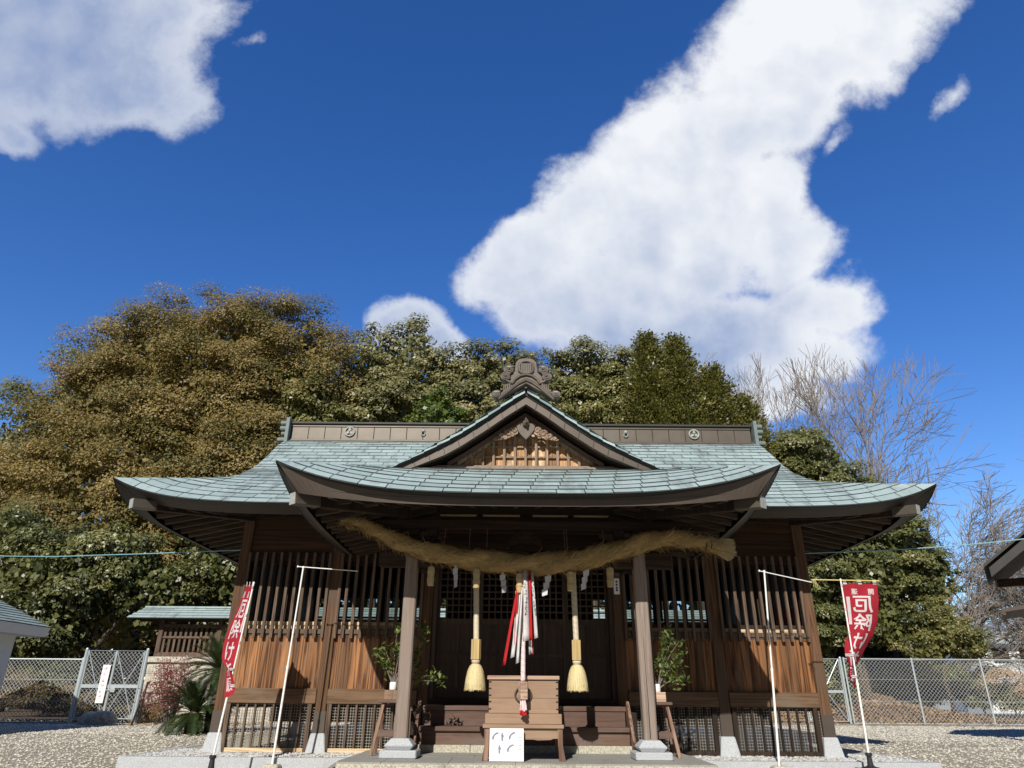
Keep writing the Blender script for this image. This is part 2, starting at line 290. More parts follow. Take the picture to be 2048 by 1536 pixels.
# ------------------------------------------------------------------ mesh building
WORLD = {}
def wloc(o): return WORLD.get(o.name, Vector((0, 0, 0))) if o else Vector((0, 0, 0))
class MB:
    def __init__(s): s.v = []; s.f = []; s.r = []; s.m = []
    def add(s, vs, fs, rnd=None, mi=0):
        o = len(s.v); s.v += [tuple(q) for q in vs]
        if rnd is None: rnd = random.random()
        for f in fs: s.f.append([o + i for i in f]); s.r.append(rnd); s.m.append(mi)
        return s
    def box(s, c, d, rz=0.0, rnd=None, mi=0, rx=0.0, ry=0.0):
        x, y, z = d[0] / 2, d[1] / 2, d[2] / 2
        vs = [Vector(p) for p in ((-x, -y, -z), (x, -y, -z), (x, y, -z), (-x, y, -z), (-x, -y, z), (x, -y, z), (x, y, z), (-x, y, z))]
        if rz or rx or ry:
            R = Matrix.Rotation(rz, 3, 'Z') @ Matrix.Rotation(ry, 3, 'Y') @ Matrix.Rotation(rx, 3, 'X'); vs = [R @ q for q in vs]
        return s.add([q + Vector(c) for q in vs], [(0, 3, 2, 1), (4, 5, 6, 7), (0, 1, 5, 4), (1, 2, 6, 5), (2, 3, 7, 6), (3, 0, 4, 7)], rnd, mi)
    def b2(s, x0, x1, y0, y1, z0, z1, rnd=None, mi=0): return s.box(((x0 + x1) / 2, (y0 + y1) / 2, (z0 + z1) / 2), (abs(x1 - x0), abs(y1 - y0), abs(z1 - z0)), 0, rnd, mi)
    def frustum(s, c, a, b, z0, z1, rnd=None, mi=0):
        vs = [(c[0] + i * a[0] / 2, c[1] + j * a[1] / 2, z0) for i, j in ((-1, -1), (1, -1), (1, 1), (-1, 1))] + [(c[0] + i * b[0] / 2, c[1] + j * b[1] / 2, z1) for i, j in ((-1, -1), (1, -1), (1, 1), (-1, 1))]
        return s.add(vs, [(0, 3, 2, 1), (4, 5, 6, 7), (0, 1, 5, 4), (1, 2, 6, 5), (2, 3, 7, 6), (3, 0, 4, 7)], rnd, mi)
    def beam(s, p0, p1, wd, ht, rnd=None, mi=0, upv=(0, 0, 1)):
        p0, p1 = Vector(p0), Vector(p1); d = (p1 - p0).normalized(); u = Vector(upv)
        sx = d.cross(u)
        if sx.length < 1e-4: sx = d.cross(Vector((0, 1, 0)))
        sx.normalize(); su = sx.cross(d)
        o = [(-1, -1), (1, -1), (1, 1), (-1, 1)]
        vs = [p + sx * (i * wd / 2) + su * (j * ht / 2) for p in (p0, p1) for i, j in o]
        return s.add(vs, [(0, 1, 2, 3), (7, 6, 5, 4), (0, 4, 5, 1), (1, 5, 6, 2), (2, 6, 7, 3), (3, 7, 4, 0)], rnd, mi)
    def tube(s, pts, rs, n=8, rnd=None, mi=0, cap=True):
        pts = [Vector(p) for p in pts]; rs = rs if hasattr(rs, '__len__') else [rs] * len(pts)
        vs = []; ref = None
        for i, p in enumerate(pts):
            d = (pts[min(i + 1, len(pts) - 1)] - pts[max(i - 1, 0)])
            d = d.normalized() if d.length > 1e-9 else Vector((0, 0, 1))
            if ref is None: ref = d.orthogonal().normalized()
            a = (ref - d * ref.dot(d)); a = a.normalized() if a.length > 1e-6 else d.orthogonal().normalized(); ref = a; b = d.cross(a)
            for k in range(n):
                th = 2 * math.pi * k / n; vs.append(p + (a * math.cos(th) + b * math.sin(th)) * rs[i])
        fs = [(i * n + k, i * n + (k + 1) % n, (i + 1) * n + (k + 1) % n, (i + 1) * n + k) for i in range(len(pts) - 1) for k in range(n)]
        if cap: fs += [tuple(range(n))[::-1], tuple((len(pts) - 1) * n + k for k in range(n))]
        return s.add(vs, fs, rnd, mi)
    def lathe(s, c, prof, n=20, rnd=None, mi=0, jit=0.0):
        vs = []
        for r, z in prof:
            for k in range(n):
                th = 2 * math.pi * k / n; q = r * (1 + random.uniform(-jit, jit)); vs.append((c[0] + q * math.cos(th), c[1] + q * math.sin(th), c[2] + z))
        fs = [(i * n + k, i * n + (k + 1) % n, (i + 1) * n + (k + 1) % n, (i + 1) * n + k) for i in range(len(prof) - 1) for k in range(n)]
        fs += [tuple(range(n))[::-1], tuple((len(prof) - 1) * n + k for k in range(n))]
        return s.add(vs, fs, rnd, mi)
    def prism(s, poly, y0, y1, rnd=None, mi=0):   # polygon in xz pushed along y
        n = len(poly); vs = [(x, y0, z) for x, z in poly] + [(x, y1, z) for x, z in poly]
        fs = [tuple(range(n)), tuple(range(2 * n - 1, n - 1, -1))] + [(i, i + n, (i + 1) % n + n, (i + 1) % n) for i in range(n)]
        return s.add(vs, fs, rnd, mi)
    def grid(s, rows, rnd=None, mi=0, flip=False):
        n = len(rows[0]); vs = [p for r in rows for p in r]
        fs = []
        for i in range(len(rows) - 1):
            for k in range(n - 1):
                q = (i * n + k, i * n + k + 1, (i + 1) * n + k + 1, (i + 1) * n + k); fs.append(q[::-1] if flip else q)
        return s.add(vs, fs, rnd, mi)
    def build(s, name, mats, parent=None, smooth=False, bevel=0.0, solid=0.0, origin=None):
        me = bpy.data.meshes.new(name); off = wloc(parent)
        org = Vector(origin) if origin is not None else off
        me.from_pydata([(x - org.x, y - org.y, z - org.z) for x, y, z in s.v], [], s.f)
        a = me.attributes.new('rnd', 'FLOAT', 'FACE'); a.data.foreach_set('value', s.r)
        for q in (mats if isinstance(mats, (list, tuple)) else [mats]): me.materials.append(M[q] if isinstance(q, str) else q)
        me.polygons.foreach_set('material_index', s.m)
        if smooth: me.polygons.foreach_set('use_smooth', [True] * len(s.f))
        me.update()
        o = bpy.data.objects.new(name, me); COL.objects.link(o)
        if parent: o.parent = parent
        o.location = org - off; WORLD[o.name] = org
        if bevel:
            b = o.modifiers.new('bevel', 'BEVEL'); b.width = bevel; b.segments = 1; b.limit_method = 'ANGLE'; b.angle_limit = .7
        if solid:
            b = o.modifiers.new('solid', 'SOLIDIFY'); b.thickness = solid; b.offset = 0
        return o
def tag(o, label=None, cat=None, group=None, kind=None):
    for k, v in (('label', label), ('category', cat), ('group', group), ('kind', kind)):
        if v: o[k] = v
    return o
def thing(name, loc, label, cat, group=None):
    o = bpy.data.objects.new(name, None); COL.objects.link(o); o.location = loc; o.empty_display_size = .2; WORLD[o.name] = Vector(loc)
    return tag(o, label, cat, group)
def copy_tree(o, delta=(0, 0, 0), parent=None, top=True):
    c = o.copy(); COL.objects.link(c)
    if parent: c.parent = parent
    if top: c.location = o.location + Vector(delta)
    WORLD[c.name] = WORLD.get(o.name, Vector()) + Vector(delta)
    for ch in list(o.children): copy_tree(ch, delta, c, False)
    return c
def curve_at(pts, t):      # piecewise linear through (t, v) pairs
    if t <= pts[0][0]: (a, va), (b, vb) = pts[0], pts[1]
    elif t >= pts[-1][0]: (a, va), (b, vb) = pts[-2], pts[-1]
    else:
        i = max(k for k in range(len(pts) - 1) if pts[k][0] <= t); (a, va), (b, vb) = pts[i], pts[i + 1]
    return va + (vb - va) * (t - a) / (b - a)
def smooth_path(pts, k=6):
    pts = [Vector(p) for p in pts]; P_ = [pts[0] * 2 - pts[1]] + pts + [pts[-1] * 2 - pts[-2]]; out = []
    for i in range(1, len(P_) - 2):
        for j in range(k):
            t = j / k; a, b, c, d = P_[i - 1], P_[i], P_[i + 1], P_[i + 2]
            out.append(.5 * ((2 * b) + (c - a) * t + (2 * a - 5 * b + 4 * c - d) * t * t + (3 * b - a - 3 * c + d) * t ** 3))
    out.append(pts[-1]); return out
random.seed(7); np.random.seed(7); RNG = np.random.default_rng(11)

# ------------------------------------------------------------------ ground
def gz(x, y):
    if y < -1.5: return -.22
    if y < 5: return -.22 + .22 * (y + 1.5) / 6.5
    return 0.0
g = MB()
xs = [-700, -120, -40, -20, -12, -7, 0, 7, 12, 20, 40, 120, 700]; ys = [-300, -60, -20, -8, -1.5, 0, 1, 2, 3, 4, 5, 8, 12, 20, 40, 90, 250, 900]
g.grid([[(x, y, gz(x, y)) for x in xs] for y in ys])
tag(g.build('ground', 'ground'), kind='structure')
def pebbles(name, mat, n, rect, size, zf, skip, seed):
    r = np.random.default_rng(seed)
    x = r.uniform(rect[0], rect[1], n); y = r.uniform(rect[2], rect[3], n); k = np.array([not skip(a, b) for a, b in zip(x, y)]); x, y = x[k], y[k]; n = len(x)
    z = np.array([zf(a, b) for a, b in zip(x, y)])
    base = np.array([(1, 0, 0), (.1, 1, 0), (-1, .1, 0), (0, -1, 0), (.1, .1, .75), (0, .1, -.6)], float)
    s = r.uniform(size[0], size[1], (n, 1, 1)); th = r.uniform(0, 6.28, n); c, q = np.cos(th), np.sin(th)
    v = base[None] * (1 + r.uniform(-.3, .3, (n, 6, 3))) * np.array([1, .72, .8]) * s
    vx = v[:, :, 0] * c[:, None] - v[:, :, 1] * q[:, None]; vy = v[:, :, 0] * q[:, None] + v[:, :, 1] * c[:, None]
    V = np.stack([vx + x[:, None], vy + y[:, None], v[:, :, 2] + z[:, None] + s[:, :, 0] * .25], -1).reshape(-1, 3)
    F = np.array([(0, 1, 4), (1, 2, 4), (2, 3, 4), (3, 0, 4)])
    F = (F[None] + (np.arange(n) * 6)[:, None, None]).reshape(-1, 3)
    return np_mesh(name, mat, V, F, np.repeat(r.random(n), 4))
def np_mesh(name, mat, V, F, rnd, parent=None, origin=None):
    me = bpy.data.meshes.new(name); k = F.shape[1]; off = wloc(parent); org = Vector(origin) if origin is not None else off
    V = V - np.array(org)
    me.vertices.add(len(V)); me.vertices.foreach_set('co', V.astype(np.float32).ravel())
    me.loops.add(F.size); me.loops.foreach_set('vertex_index', F.astype(np.int32).ravel())
    me.polygons.add(len(F)); me.polygons.foreach_set('loop_start', (np.arange(len(F)) * k).astype(np.int32))
    a = me.attributes.new('rnd', 'FLOAT', 'FACE'); a.data.foreach_set('value', rnd.astype(np.float32))
    me.materials.append(M[mat]); me.update(calc_edges=True)
    o = bpy.data.objects.new(name, me); COL.objects.link(o)
    if parent: o.parent = parent
    o.location = org - off; WORLD[o.name] = org; return o
inpad = lambda x, y: -6.75 < x < 6.9 and -1.5 < y < 7
tag(pebbles('gravel', 'pebble', 120000, (-22, 22, -4, 15), (.014, .036), gz, lambda x, y: inpad(x, y) or (abs(x) < 5 and y > -1) or (y < -1.5 and abs(x) < 3), 3), kind='stuff')
tag(pebbles('white_gravel', 'wpebble', 9000, (-6.35, 6.55, -1.12, .6), (.012, .03), lambda x, y: -.012, lambda x, y: abs(x) < 2.6, 4), kind='stuff')
pd = MB(); pd.b2(-6.36, 6.54, -1.12, 6.4, -.4, -.012)
tag(pd.build('gravel_bed', 'slabface'), kind='structure')
# kerb of the hall pad: real stones with dark joints
kb = MB()
for (a, b) in ((-6.51, -4.0), (-3.985, -2.62), (2.62, 4.1), (4.115, 6.68)): kb.b2(a, b, -1.27, -1.12, -.42, .0)
for y0, y1 in ((-1.115, .9), (.915, 3.3), (3.315, 6.5)):
    kb.b2(-6.51, -6.36, y0, y1, -.42, -.002); kb.b2(6.54, 6.68, y0, y1, -.42, -.002)
tag(kb.build('kerb', 'granite', bevel=.006), kind='structure')

# ------------------------------------------------------------------ shrine hall
hall = thing('shrine_hall', (0, 2.6, 0), 'wooden shrine hall with green copper roof, slatted windows and a projecting gabled porch', 'shrine hall')
YR = 2.6                       # ridge line
ZC = [(0, 3.99), (.42, 4.25), (1.05, 4.62), (1.38, 4.82), (1.62, 4.97), (2.02, 5.17), (2.34, 5.33), (2.655, 5.54), (3.08, 5.87), (3.62, 6.3), (4.14, 6.63), (4.5, 6.84)]
HX, HY, VERGE = 7.33, 4.5, 5.8
def zmain(u, t, half):         # u metres along the eave from the middle, t metres in from the eave
    lift = .43 * max(0, 1 - t / 1.55) ** 1.15 * min(1, abs(u) / max(half - t, .1)) ** 9.0
    return curve_at(ZC, t) + lift
def tile_rows(mb, ts, half, lim, fn, lip=.020, tw=.40, seed=0, shrink=True):
    """fn(u, t) -> point; lim(t) half width at t; every copper sheet is its own face with a folded lip"""
    rr = random.Random(seed)
    for k in range(len(ts) - 1):
        t0, t1 = ts[k], ts[k + 1]; L0, L1 = lim(t0), lim(t1)
        u = -L0 - tw * ((k * .37) % 1.0); jt = .007
        while u < L0:
            a, b = max(u + jt, -L0), min(u + tw - jt, L0); u += tw
            if b - a < .02: continue
            m_ = (a + b) / 2
            a1, b1 = max(-L1, min(L1, a)), max(-L1, min(L1, b)); m1 = (a1 + b1) / 2
            tone = min(1, max(0, rr.gauss(.5, .15))); h = lip * rr.uniform(.8, 1.25)
            lo = [Vector(fn(q, t0 - .012)) for q in (a, m_, b)]; hi = [Vector(fn(q, t1 + .012)) for q in (a1, m1, b1)]
            lu = [p + Vector((0, 0, h)) for p in lo]; hu = [p + Vector((0, 0, .004)) for p in hi]
            mb.add(lu + hu, [(0, 1, 4, 3), (1, 2, 5, 4)], tone, 0)
            mb.add(lo + lu, [(0, 1, 4, 3), (1, 2, 5, 4)], tone, 1)
ROWS = [0]
for k in range(26): ROWS.append(ROWS[-1] + (.205 if k < 8 else .165))
ROWS = [t for t in ROWS if t < 4.30] + [4.32]
front = lambda u, t: (u, -1.9 + t, zmain(u, t, HX))
back = lambda u, t: (-u, 2 * YR + 1.9 - t, zmain(u, t, HX))
limx = lambda t: max(HX - t, VERGE)
rf = MB()
tile_rows(rf, ROWS, HX, limx, front, seed=1)
tile_rows(rf, ROWS, HX, limx, back, seed=2)
for sgn in (-1, 1):
    side = lambda u, t, sgn=sgn: (sgn * (HX - t), YR + u * (1 if sgn > 0 else -1), zmain(u, t, HY))
    tile_rows(rf, [t for t in ROWS if t < 1.8], HY, lambda t: HY - t, side, seed=3 + sgn)
main_roof = rf.build('main_roof', ['patina', 'seam'], hall)
# dark underlay of the roof, a little below the sheets
ul = MB(); US = [i / 28 * 2 - 1 for i in range(29)]
TS = [0, .1, .42, .8, 1.05, 1.38, 1.53, 1.62, 2.02, 2.34, 2.655, 3.08, 3.62, 4.14, 4.49]
for fn in (front, back):
    ul.grid([[tuple(Vector(fn(s_ * limx(t), t)) - Vector((0, 0, .014))) for s_ in US] for t in TS], .5)
for sgn in (-1, 1):
    ul.grid([[(sgn * (HX - t), YR + s_ * (HY - t) * (1 if sgn > 0 else -1), zmain(s_ * (HY - t), t, HY) - .014) for s_ in US] for t in TS if t < 1.8], .5)
ul.build('roof_underlay', 'seam', main_roof)
# verge copper strips at the hall's own end gables and the gable walls behind them
for sgn in (-1, 1):
    vg = MB(); pr = [(-1.9 + t, curve_at(ZC, t)) for t in TS if t >= 1.5]; pr = pr + [(2 * YR - y, z) for y, z in pr[::-1]]
    vg.grid([[(sgn * (VERGE + .004), y, z + .012) for y, z in pr], [(sgn * (VERGE - .02), y, z - .13) for y, z in pr], [(sgn * (VERGE - .14), y, z - .13) for y, z in pr]], .5)
    vg.build('roof_verge', 'copper_edge', hall)
    gw = MB(); poly = [(y, z - .1) for y, z in pr]; vs = [(sgn * 5.5, y, z) for y, z in poly]; gw.add(vs, [tuple(range(len(vs)))], .5)
    gw.build('end_gable_wall', 'dark', hall)
# main eaves: dark copper edge, fascia and the boarded soffit on rafters
def eave_ring(hx, hy, y_off, z0, lift, pw, cut=None):
    """points along front eave left to right"""
    return
def main_edge(s_): return Vector((s_ * HX, -1.9 - .05 * abs(s_) ** 9, zmain(s_ * HX, 0, HX)))
def main_low(s_): return Vector((s_ * 6.98, -1.53, 3.87 + .25 * abs(s_) ** 8))
def main_edge_s(s_, sg): return Vector((sg * (HX + .03 * abs(s_) ** 9), YR + s_ * HY, zmain(s_ * HY, 0, HY)))
def main_low_s(s_, sg): return Vector((sg * 6.98, YR + s_ * (HY - .37), 3.87 + .25 * abs(s_) ** 8))
SS = [math.copysign(abs(i / 30) ** .7, i) for i in range(-30, 31)]
fa = MB()
def eave_strip(mb, E, L, ss, under=False):
    rows = [[], [], [], []]
    for s_ in ss:
        e, l = E(s_), L(s_); h = Vector((l.x - e.x, l.y - e.y, 0)); dz = l.z - e.z
        if under:      # copper sheet turned back under the edge, then one raking board
            a = e + h * .10 + Vector((0, 0, dz * .12)); b = e + h * .45 + Vector((0, 0, dz * .42))
        else:          # deep undercut, then an upright board that catches the sun
            g_ = 1 - .72 * abs(s_) ** 5; a = e + h * .5 * g_ + Vector((0, 0, dz * .10)); b = e + h * .90 * g_ + Vector((0, 0, dz * .20))
        rows[0].append(e + Vector((0, 0, .012))); rows[1].append(a); rows[2].append(b); rows[3].append(l)
    mb.grid(rows[:3], .5, 0); mb.grid(rows[2:], .5, 1)
ssL = [s_ for s_ in SS if s_ < -.43]; ssR = [-s_ for s_ in ssL[::-1]]
eave_strip(fa, main_edge, main_low, ssL, True); eave_strip(fa, main_edge, main_low, ssR, True)
eave_strip(fa, lambda s_: Vector((main_edge(s_).x, 2 * YR - main_edge(s_).y, main_edge(s_).z)), lambda s_: Vector((main_low(s_).x, 2 * YR - main_low(s_).y, main_low(s_).z)), SS, True)
for sg in (-1, 1): eave_strip(fa, lambda s_: main_edge_s(s_, sg), lambda s_: main_low_s(s_, sg), SS, True)
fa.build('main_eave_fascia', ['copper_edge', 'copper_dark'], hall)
def zs_main(x, y):
    t = max(0, min(6.98 - abs(x), y + 1.53, 2 * YR + 1.53 - y)); sx = abs(x) / 6.98; sy = abs(y - YR) / (HY - .37)
    return 3.87 + .22 * t + .25 * (min(1, sx) ** 8 * min(1, sy) ** 8)
so = MB()
gx_ = [-6.98 + 13.96 * i / 60 for i in range(61)]; gy_ = [-1.53 + i * .165 for i in range(11)]
for xr in ([x for x in gx_ if x < -3.1], [x for x in gx_ if x > 3.1]):
    so.grid([[(x, y, zs_main(x, y) + .085) for x in xr] for y in gy_], .4)
for sg in (-1, 1):
    so.grid([[(sg * (5.4 + i * .19), y, zs_main(5.4 + i * .19, y) + .085) for i in range(9)] for y in [.1 + j * .25 for j in range(27)]], .4)
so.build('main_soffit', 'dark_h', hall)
for sg in (-1, 1):
    for i in range(17):                      # side rafters, seen from below
        y = -1.25 + i * .36
        x0 = 6.93; x1 = 5.46 if y > -.1 else 5.46 + min(1.3, -(y + .05))
        r_ = MB(); r_.beam((sg * x0, y, zs_main(x0, y) + .035), (sg * x1, y, zs_main(x1, y) + .035), .075, .085); r_.build('rafter', 'raft_x', hall)
    for i in range(12):                      # front rafters
        x = sg * (3.35 + i * .34); y1 = -.05 if abs(x) < 5.5 else -.05 - (abs(x) - 5.5) * 1.0
        if y1 < -1.3: continue
        r_ = MB(); r_.beam((x, -1.50, zs_main(x, -1.50) + .03), (x, y1, zs_main(x, y1) + .03), .075, .085); r_.build('rafter', 'dark_y', hall)
    for (hx0, hy0, hz0, hx1, hy1, hz1, nm) in ((6.95, -1.83, 3.98, 5.4, -.05, 4.17, 1), (3.36, -4.16, 3.475, 1.9, -2.6, 3.66, 2)):
        h_ = MB(); a, b = Vector((sg * hx0, hy0, hz0)), Vector((sg * hx1, hy1, hz1)); d = (b - a).normalized()
        h_.beam(a + d * .42, b, .13, .17); hr = h_.build('hip_rafter', 'dark', hall, bevel=.006)
        h_ = MB(); h_.beam(a, a + d * .42, .15, .165); h_.build('copper_cap', 'ridge_copper', hr, bevel=.008)
        h_ = MB(); h_.beam(a - d * .006, a, .15, .165); h_.build('end_plate', 'orn_pale', hr)
# ridge
rg = MB(); RX = 5.68
n_ = 28
for i in range(n_):
    a, b = -RX + 2 * RX * i / n_, -RX + 2 * RX * (i + 1) / n_
    rg.b2(a + .004, b - .004, 2.24, 2.96, 6.66, 6.98)
rg.b2(-RX, RX, 2.30, 2.90, 6.55, 6.97, .5, 1); rg.b2(-RX, RX, 2.19, 3.01, 6.60, 6.655, .5, 0)
rg.b2(-RX - .03, RX + .03, 2.17, 3.03, 7.05, 7.095, .5, 1); rg.b2(-RX, RX, 2.22, 2.98, 6.985, 7.045, .5, 0); rg.b2(-RX - .03, RX + .03, 2.24, 2.96, 7.10, 7.13, .5, 1)
rg.b2(-RX, RX, 2.10, 3.1, 6.53, 6.59, .5, 1)
ridge = rg.build('ridge', ['ridge_copper', 'copper_edge'], hall, bevel=.006)
for x in (-4.25, 4.27):
    c_ = MB(); c_.tube([(x + .115 * math.cos(a), 2.215, 6.86 + .115 * math.sin(a)) for a in [2 * math.pi * i / 22 for i in range(23)]], .021, 6, cap=False)
    for a in (90, 212, 328):
        ca, sa = math.cos(rad(a)), math.sin(rad(a)); leaf = []
        for t_, w_ in ((.012, .008), (.045, .034), (.075, .026), (.098, .004)): leaf.append((t_, w_))
        pl = [(x + t_ * ca - w_ * sa, 6.86 + t_ * sa + w_ * ca) for t_, w_ in leaf] + [(x + t_ * ca + w_ * sa, 6.86 + t_ * sa - w_ * ca) for t_, w_ in leaf[::-1]]
        c_.prism(pl, 2.20, 2.235)
    c_.build('crest', 'orn_pale', ridge)
for x in (-2.43, 2.58):
    c_ = MB(); c_.lathe((x, 2.21, 6.90), [(.002, -.04), (.045, -.03), (.05, 0), (.03, .035), (.002, .05)], 10)
    c_.tube([(x + .05 * math.cos(a), 2.205, 6.82 + .05 * math.sin(a)) for a in [2 * math.pi * i / 14 for i in range(15)]], .011, 5, cap=False); c_.build('pull_ring', 'orn_pale', ridge)
for sg in (-1, 1):
    e_ = MB()
    e_.b2(sg * (RX + .035), sg * (RX + .12), 2.06, 3.14, 6.50, 7.17)
    for k, z in enumerate((7.08, 6.94, 6.80, 6.64)):
        r_ = .062 if k != 2 else .05; ex = .30 + .03 * (k == 3) - .04 * (k == 2)
        e_.tube([(sg * (RX + .10), 2.25, z), (sg * (RX + ex), 2.25, z)], r_, 12); e_.tube([(sg * (RX + .10), 2.95, z), (sg * (RX + ex), 2.95, z)], r_, 12)
        e_.b2(sg * (RX + .1), sg * (RX + ex - .03), 2.3, 2.9, z - .06, z + .06)
    e_.build('ridge_end', 'patina_dark', hall, bevel=.005)

# ------------------------------------------------------------------ porch roof (hipped, with a gable over its front slope)
KX, KY0 = 3.6, -4.4
KC = [(0, 3.51), (.40, 3.735), (.86, 4.005), (1.32, 4.255), (1.55, 4.315), (1.8, 4.35)]          # front slope, in from the eave
KS = [(0, 3.51), (.45, 3.70), (1.0, 3.985), (1.35, 4.19), (1.55, 4.325), (1.85, 4.52), (2.2, 4.73), (2.55, 4.95), (2.93, 5.215), (3.27, 5.475), (3.6, 5.69)]   # side slopes up to the porch ridge
def klift(d, t): return .445 * max(0, 1 - d / 3.6) ** 3.4 * max(0, 1 - t / 1.45) ** 1.1
def kfront(u, t): return (u, KY0 + t, curve_at(KC, t) + klift(KX - t - abs(u), t))
KR = [0] + [.19 * (k + 1) for k in range(9)]
pf = MB(); tile_rows(pf, KR, KX, lambda t: KX - t, kfront, seed=21, tw=.40)
KYV = -3.12                    # front of the gable verge
BACK = lambda t: 3.0
for sgn in (-1, 1):
    def ks(u, t, sgn=sgn):     # u runs along y, measured from the middle of the strip
        return (sgn * (KX - t), u, curve_at(KS, t) + klift(u - (KY0 + t), t))
    rr = random.Random(30 + sgn)
    TT = [0] + [.19 * (k + 1) for k in range(18)] + [3.6]
    for k in range(len(TT) - 1):
        t0, t1 = TT[k], TT[k + 1]; f0, f1 = max(KY0 + t0, -1e9), KY0 + t1
        if t0 >= KYV - KY0 - .05: f0 = KYV
        if t1 >= KYV - KY0 - .05: f1 = KYV
        yend = -.05 if t0 < .9 else (.8 if t0 < 2.2 else 1.6)
        y = f0 - .40 * ((k * .37) % 1)
        while y < yend:
            a, b = max(y + .005, f0), min(y + .395, yend); y += .40
            if b - a < .02: continue
            a1, b1 = max(a, f1), max(b, f1); tone = min(1, max(0, rr.gauss(.5, .15))); h = .020
            p = [Vector(ks(a, t0)), Vector(ks(b, t0)), Vector(ks(b1, t1 + .01)), Vector(ks(a1, t1 + .01))]
            q = [p[0] + Vector((0, 0, h)), p[1] + Vector((0, 0, h)), p[2] + Vector((0, 0, .004)), p[3] + Vector((0, 0, .004))]
            pf.add(q, [(0, 1, 2, 3) if sgn < 0 else (3, 2, 1, 0)], tone, 0); pf.add([p[0], p[1], q[1], q[0]], [(0, 1, 2, 3)], tone, 1)
porch_roof = pf.build('porch_roof', ['patina', 'seam'], hall)
pu = MB()
pu.grid([[tuple(Vector(kfront(s_ * (KX - t), t)) - Vector((0, 0, .014))) for s_ in US] for t in (0, .2, .4, .86, 1.32, 1.55, 1.8)], .5)
for sgn in (-1, 1):
    rows = []
    for t in (0, .45, 1.0, 1.35, 1.55, 1.85, 2.2, 2.55, 2.93, 3.27, 3.6):
        y0 = min(KY0 + t, KYV); rows.append([(sgn * (KX - t), y0 + (1.2 - y0) * j / 14, curve_at(KS, t) + klift(y0 + (1.2 - y0) * j / 14 - (KY0 + t), t) - .014) for j in range(15)])
    pu.grid(rows, .5)
pu.build('porch_underlay', 'seam', porch_roof)
# porch eave
def k_edge(s_): return Vector((s_ * KX, KY0 - .04 * abs(s_) ** 6, kfront(s_ * KX, 0)[2]))
def k_low(s_): return Vector((s_ * 3.27, KY0 + .17, 3.372 + .165 * abs(s_) ** 3))
def k_edge_s(y, sg): return Vector((sg * KX, y, 3.51 + klift(y - KY0, 0)))
def k_low_s(y, sg): return Vector((sg * 3.27, max(y, KY0 + .14), 3.36 + .165 * max(0, 1 - (y - KY0) / 3.3) ** 3))
pe = MB(); eave_strip(pe, k_edge, k_low, SS)
for sg in (-1, 1): eave_strip(pe, lambda y: k_edge_s(y, sg), lambda y: k_low_s(y, sg), [KY0 + 4.2 * i / 24 for i in range(25)], True)
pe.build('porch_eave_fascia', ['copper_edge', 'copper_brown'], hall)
def zs_k(x, y):
    t = max(0, min(3.27 - abs(x), y - (KY0 + .14)))
    c = .165 * min(1, abs(x) / 3.27) ** 3 * max(0, 1 - (y - KY0 - .14) / 3.3) ** 3
    return 3.37 + .24 * min(t, 1.7) + c
ps = MB(); kx_ = [-3.27 + 6.54 * i / 44 for i in range(45)]; ky_ = [KY0 + .14 + i * .2 for i in range(22)]
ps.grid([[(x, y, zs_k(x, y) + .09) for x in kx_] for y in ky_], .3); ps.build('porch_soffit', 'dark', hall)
for i in range(20):
    x = -3.14 + i * .3305; y1 = KY0 + .14 + min(1.75, 3.27 - abs(x))
    if y1 - KY0 < .4: continue
    r_ = MB(); r_.beam((x, KY0 + .17, zs_k(x, KY0 + .17) + .03), (x, y1, zs_k(x, y1) + .03), .07, .085); r_.build('porch_rafter', 'dark_y', hall)
for sg in (-1, 1):
    for i in range(12):
        y = -4.0 + i * .34; x1 = 3.24 - min(1.75, y - KY0 - .14)
        if 3.24 - x1 < .3: continue
        r_ = MB(); r_.beam((sg * 3.24, y, zs_k(3.24, y) + .03), (sg * x1, y, zs_k(x1, y) + .03), .07, .085); r_.build('porch_rafter', 'raft_x', hall)
